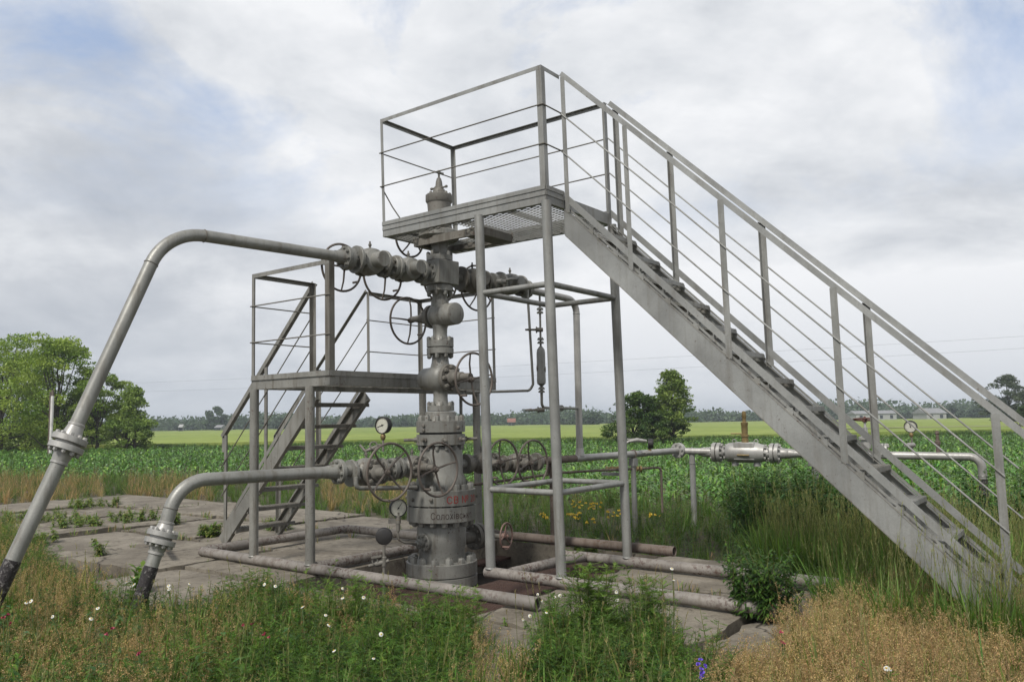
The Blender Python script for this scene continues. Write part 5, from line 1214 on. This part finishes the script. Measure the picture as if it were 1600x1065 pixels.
tree('leafy_tree', 'tall tree with the highest crown, just right of the leftmost one', 88, 53, 522, 135, .08, 19000, .20, LC['c'], LC['c2'], 'vase', 8, LG, nclump=95, dens=.95)
tree('leafy_tree', 'darker green tree between the two tallest left trees', 45, 60, 548, 130, .0, 14000, .18, (.08, .14, .028), (.17, .24, .05), 'bush', 5, LG, nclump=130, dens=.9)  # leaf colours darker than those of the tall trees beside it
tree('leafy_tree', 'slim open tree with a visible trunk, seen behind the slanting pipe', 150, 54, 574, 100, .18, 14000, .19, (.13, .20, .04), (.26, .33, .08), 'vase', 12, LG, .0, dens=.75, nclump=75)
tree('leafy_bush', 'rounded bush standing at the right end of the left trees', 205, 53, 601, 78, .0, 13000, .18, (.10, .17, .03), (.22, .30, .07), 'cone', 15, LG, nclump=120, dens=.9)
tree('leafy_tree', 'dense low tree behind the slanting pipe, between the tall trees and the rounded bush', 140, 62, 604, 110, .0, 10000, .18, (.08, .14, .03), (.17, .24, .05), 'bush', 25, LG, nclump=110, dens=.9)
tree('leafy_bush', 'broad dark bush left of the single tree in mid field', 1000, 50, 612, 92, .0, 15000, .17, (.035, .075, .018), (.11, .17, .035), 'bush', 31, dens=.85, nclump=220)
tree('leafy_tree', 'single tree with a layered crown rising from the mid field bush', 1052, 51, 577, 82, .30, 10000, .18, (.08, .14, .026), (.19, .25, .055), 'cone', 44, dens=.75, nclump=150)
tree('leafy_bush', 'low dark bush under the single mid field tree', 1042, 50, 642, 75, .0, 6500, .15, (.035, .07, .018), (.075, .125, .026), 'bush', 47, dens=.95, nclump=110)
tree('leafy_tree', 'big grey green tree at the far right edge behind the handrail', 1580, 120, 586, 82, .08, 11000, .36, (.045, .065, .035), (.085, .105, .06), 'round', 51, dens=.9, nclump=150)
tree('leafy_bush', 'dark green bush at the extreme right edge', 1612, 70, 628, 55, .0, 3500, .22, (.03, .06, .02), (.06, .09, .03), 'bush', 53, dens=1.2)
for k, (px_, tp, w_, Y, lab) in enumerate(((339, 636, 32, 285, 'distant round tree standing above the tree line left of the lower platform'), (929, 644, 24, 240, 'distant tree seen between the riser pipe and the far tall leg'), (437, 651, 26, 285, 'distant tree seen between the legs of the lower platform'), (629, 655, 20, 285, 'distant tree just right of the upper pressure gauge'), (1490, 634, 34, 270, 'distant round tree right of the white barn'), (1392, 640, 26, 285, 'distant tree above the long grey barn'), (1535, 634, 40, 260, 'distant dark tree left of the big right edge tree'), (905, 650, 48, 250, 'wide distant tree group left of the far tall leg'))):
    tree('distant_tree', lab, px_, Y, tp, w_*1.1, .05, 3200, 1.1, (.05, .085, .05), (.085, .125, .065), 'round', 60+k, 'distant trees along the horizon', dens=1.25, nclump=60)
# the far tree line, one mass
nT = 60000; r_ = np.random.RandomState(77); xs = r_.uniform(-240, 240, 1000); ysx = r_.uniform(300, 345, 1000)
hh = (4.5+1.9*np.sin(xs*.031+1)*np.sin(xs*.083)+r_.uniform(-1.2, 2.0, 1000)); hh = np.clip(hh, 2.8, 7.5); hh *= np.where(xs > 110, 1.25, 1.0)
ii = r_.randint(0, 1000, nT); v = r_.normal(0, 1, (nT, 3)); v /= np.linalg.norm(v, axis=1)[:, None]
P_ = np.stack([xs[ii], ysx[ii], gz(300)-.3+hh[ii]*.5], 1)+v*np.stack([hh[ii]*.75, hh[ii]*.75, hh[ii]*.52], 1)*r_.uniform(.5, 1, nT)[:, None]
n1_ = r_.normal(0, 1, (nT, 3)); n1_ /= np.linalg.norm(n1_, axis=1)[:, None]; t1_ = np.cross(n1_, r_.normal(0, 1, (nT, 3))); t1_ /= np.linalg.norm(t1_, axis=1)[:, None]; t2_ = np.cross(n1_, t1_); s_ = r_.uniform(.6, 1.5, nT)[:, None]
V = np.stack([P_-t1_*s_*.6, P_-t2_*s_*.4, P_+t1_*s_*.6, P_+t2_*s_*.4], 1); bb_ = r_.uniform(0, 1, 1000)[ii][:, None]
cc_ = np.array((.055, .092, .052))*(1-bb_)+np.array((.09, .13, .065))*bb_; cc_ = cc_*r_.uniform(.75, 1.25, (nT, 1))
quadmesh('far_tree_line', V, cc_, M_TREEL, 'hazy band of trees along the whole horizon', 'tree line', kind='stuff')
# ---- far buildings, wires, marker post
M_WALL = simple('whitewashed_wall', (.30, .30, .29), .8, var=.1, scale=.6); M_ROOF = simple('grey_sheet_roof', (.22, .22, .22), .6, var=.15, scale=.5); M_TILE = simple('red_roof', (.22, .10, .07), .8, scale=1.); M_GLASS = simple('dark_window', (.02, .025, .03), .2, var=.1)
def house(px_, Y, wpx, h_, rh_, roofm, label, cat='house', name='farm_house', dep=5.0):
    c = at(px_, 650, Y); zb = gz(Y); w_ = wpx/FPX*Y; root = thing(name, label, cat, (c.x, c.y, zb))
    wl = MB().box((c.x, c.y, zb+h_/2), (w_/2, 0, 0), (0, dep/2, 0), (0, 0, h_/2)).build('wall', M_WALL, root, smooth=False)
    rf = MB(); o_ = .35
    x0, x1, y0, y1, z0, z1_ = c.x-w_/2-o_, c.x+w_/2+o_, c.y-dep/2-o_, c.y+dep/2+o_, zb+h_+.02, zb+h_+rh_
    rf.add([(x0, y0, z0), (x1, y0, z0), (x1, y1, z0), (x0, y1, z0), (x0, c.y, z1_), (x1, c.y, z1_)], [(0, 1, 5, 4), (3, 4, 5, 2), (0, 4, 3), (1, 2, 5), (0, 3, 2, 1)]).build('roof', roofm, root, smooth=False)
    for k in range(max(2, int(w_/3))):
        xx = c.x-w_/2+w_*(k+.5)/max(2, int(w_/3)); MB().box((xx, c.y-dep/2-.02, zb+h_*.55), (.5, 0, 0), (0, .03, 0), (0, 0, .55)).build('window', M_GLASS, wl, smooth=False)
house(1452, 262, 30, 2.2, 1.7, M_ROOF, 'white barn with a pale sheet roof far off behind the stair rails', 'barn', 'barn', 9)
house(1362, 272, 62, 2.4, 1.1, M_ROOF, 'long low grey barn far off left of the white one', 'barn', 'barn', 7)
house(799, 268, 10, 1.5, 1.3, M_TILE, 'small far farmhouse with a red roof, seen behind the wellhead legs')
house(345, 268, 8, 1.3, .9, M_ROOF, 'small pale farmhouse far off under the distant round tree')
house(284, 270, 3.5, 1.6, 1.0, M_WALL, 'tiny white hut at the far edge of the barley, left', 'hut', 'hut', 1.5)
house(360, 266, 4, 1.3, .5, M_WALL, 'tiny white hut right of the small pale farmhouse', 'hut', 'hut', 1.5)
P_POST = paint('white_post_paint', (.75, .73, .7), .3, metal=0., dirt=.1)
c = at(79, 700, 46); root = thing('marker_post', 'white and rust coloured marker post standing in front of the left trees', 'post', (c.x, c.y, GZ))
zt_ = at(77, 609, 46).z
MB().tube([(c.x, c.y, GZ-.1), (c.x, c.y, zt_-.35)], .085, 12).build('post', P_POST, root); MB().tube([(c.x, c.y, zt_-.35), (c.x, c.y, zt_)], .07, 10).build('post_tip', P_RUST, root)
MB().tube([(c.x-.15, c.y+.05, GZ-.1), (c.x-.15, c.y+.05, zt_-.1)], .05, 8).build('side_pipe', P_RUST, root)
M_WIRE = simple('power_wire', (.10, .10, .11), .6)
for k, (pts, lab) in enumerate((([(-60, 606, 190), (205, 600, 165), (600, 588, 138), (850, 567, 125), (1150, 560, 108), (1453, 540, 94), (1680, 516, 86)], 'upper of the two thin power wires crossing the sky above the horizon'), ([(-60, 618, 190), (205, 613, 165), (600, 603, 138), (850, 584, 125), (1150, 578, 108), (1453, 558, 94), (1680, 534, 86)], 'lower of the two thin power wires crossing the sky above the horizon'))):
    P_ = [at(*p) for p in pts]; o_, d_ = P_[0], (P_[-1]-P_[0])
    n_ = 40; zs = np.array([p.z for p in P_]); us = np.array([(p-o_).dot(d_)/d_.dot(d_) for p in P_]); cf = np.polyfit(us, zs, 2)
    MB().tube([Vector((o_.x+d_.x*t, o_.y+d_.y*t, float(np.polyval(cf, t)))) for t in np.linspace(0, 1, n_)], .010, 5).build('power_wire', M_WIRE, label=lab, cat='power line', group='power wires over the field', loc=P_[0])

# ---- the air over the fields
m = bpy.data.materials.new('haze'); m.use_nodes = True; m.node_tree.nodes.clear(); o_ = m.node_tree.nodes.new('ShaderNodeOutputMaterial'); v_ = m.node_tree.nodes.new('ShaderNodeVolumePrincipled')
v_.inputs['Density'].default_value = .0006; v_.inputs['Color'].default_value = (.80, .87, .96, 1); m.node_tree.links.new(v_.outputs[0], o_.inputs['Volume'])
MB().box((0, 1200, 8), (1000, 0, 0), (0, 1310, 0), (0, 0, 14)).build('haze', m, smooth=False, kind='stuff')
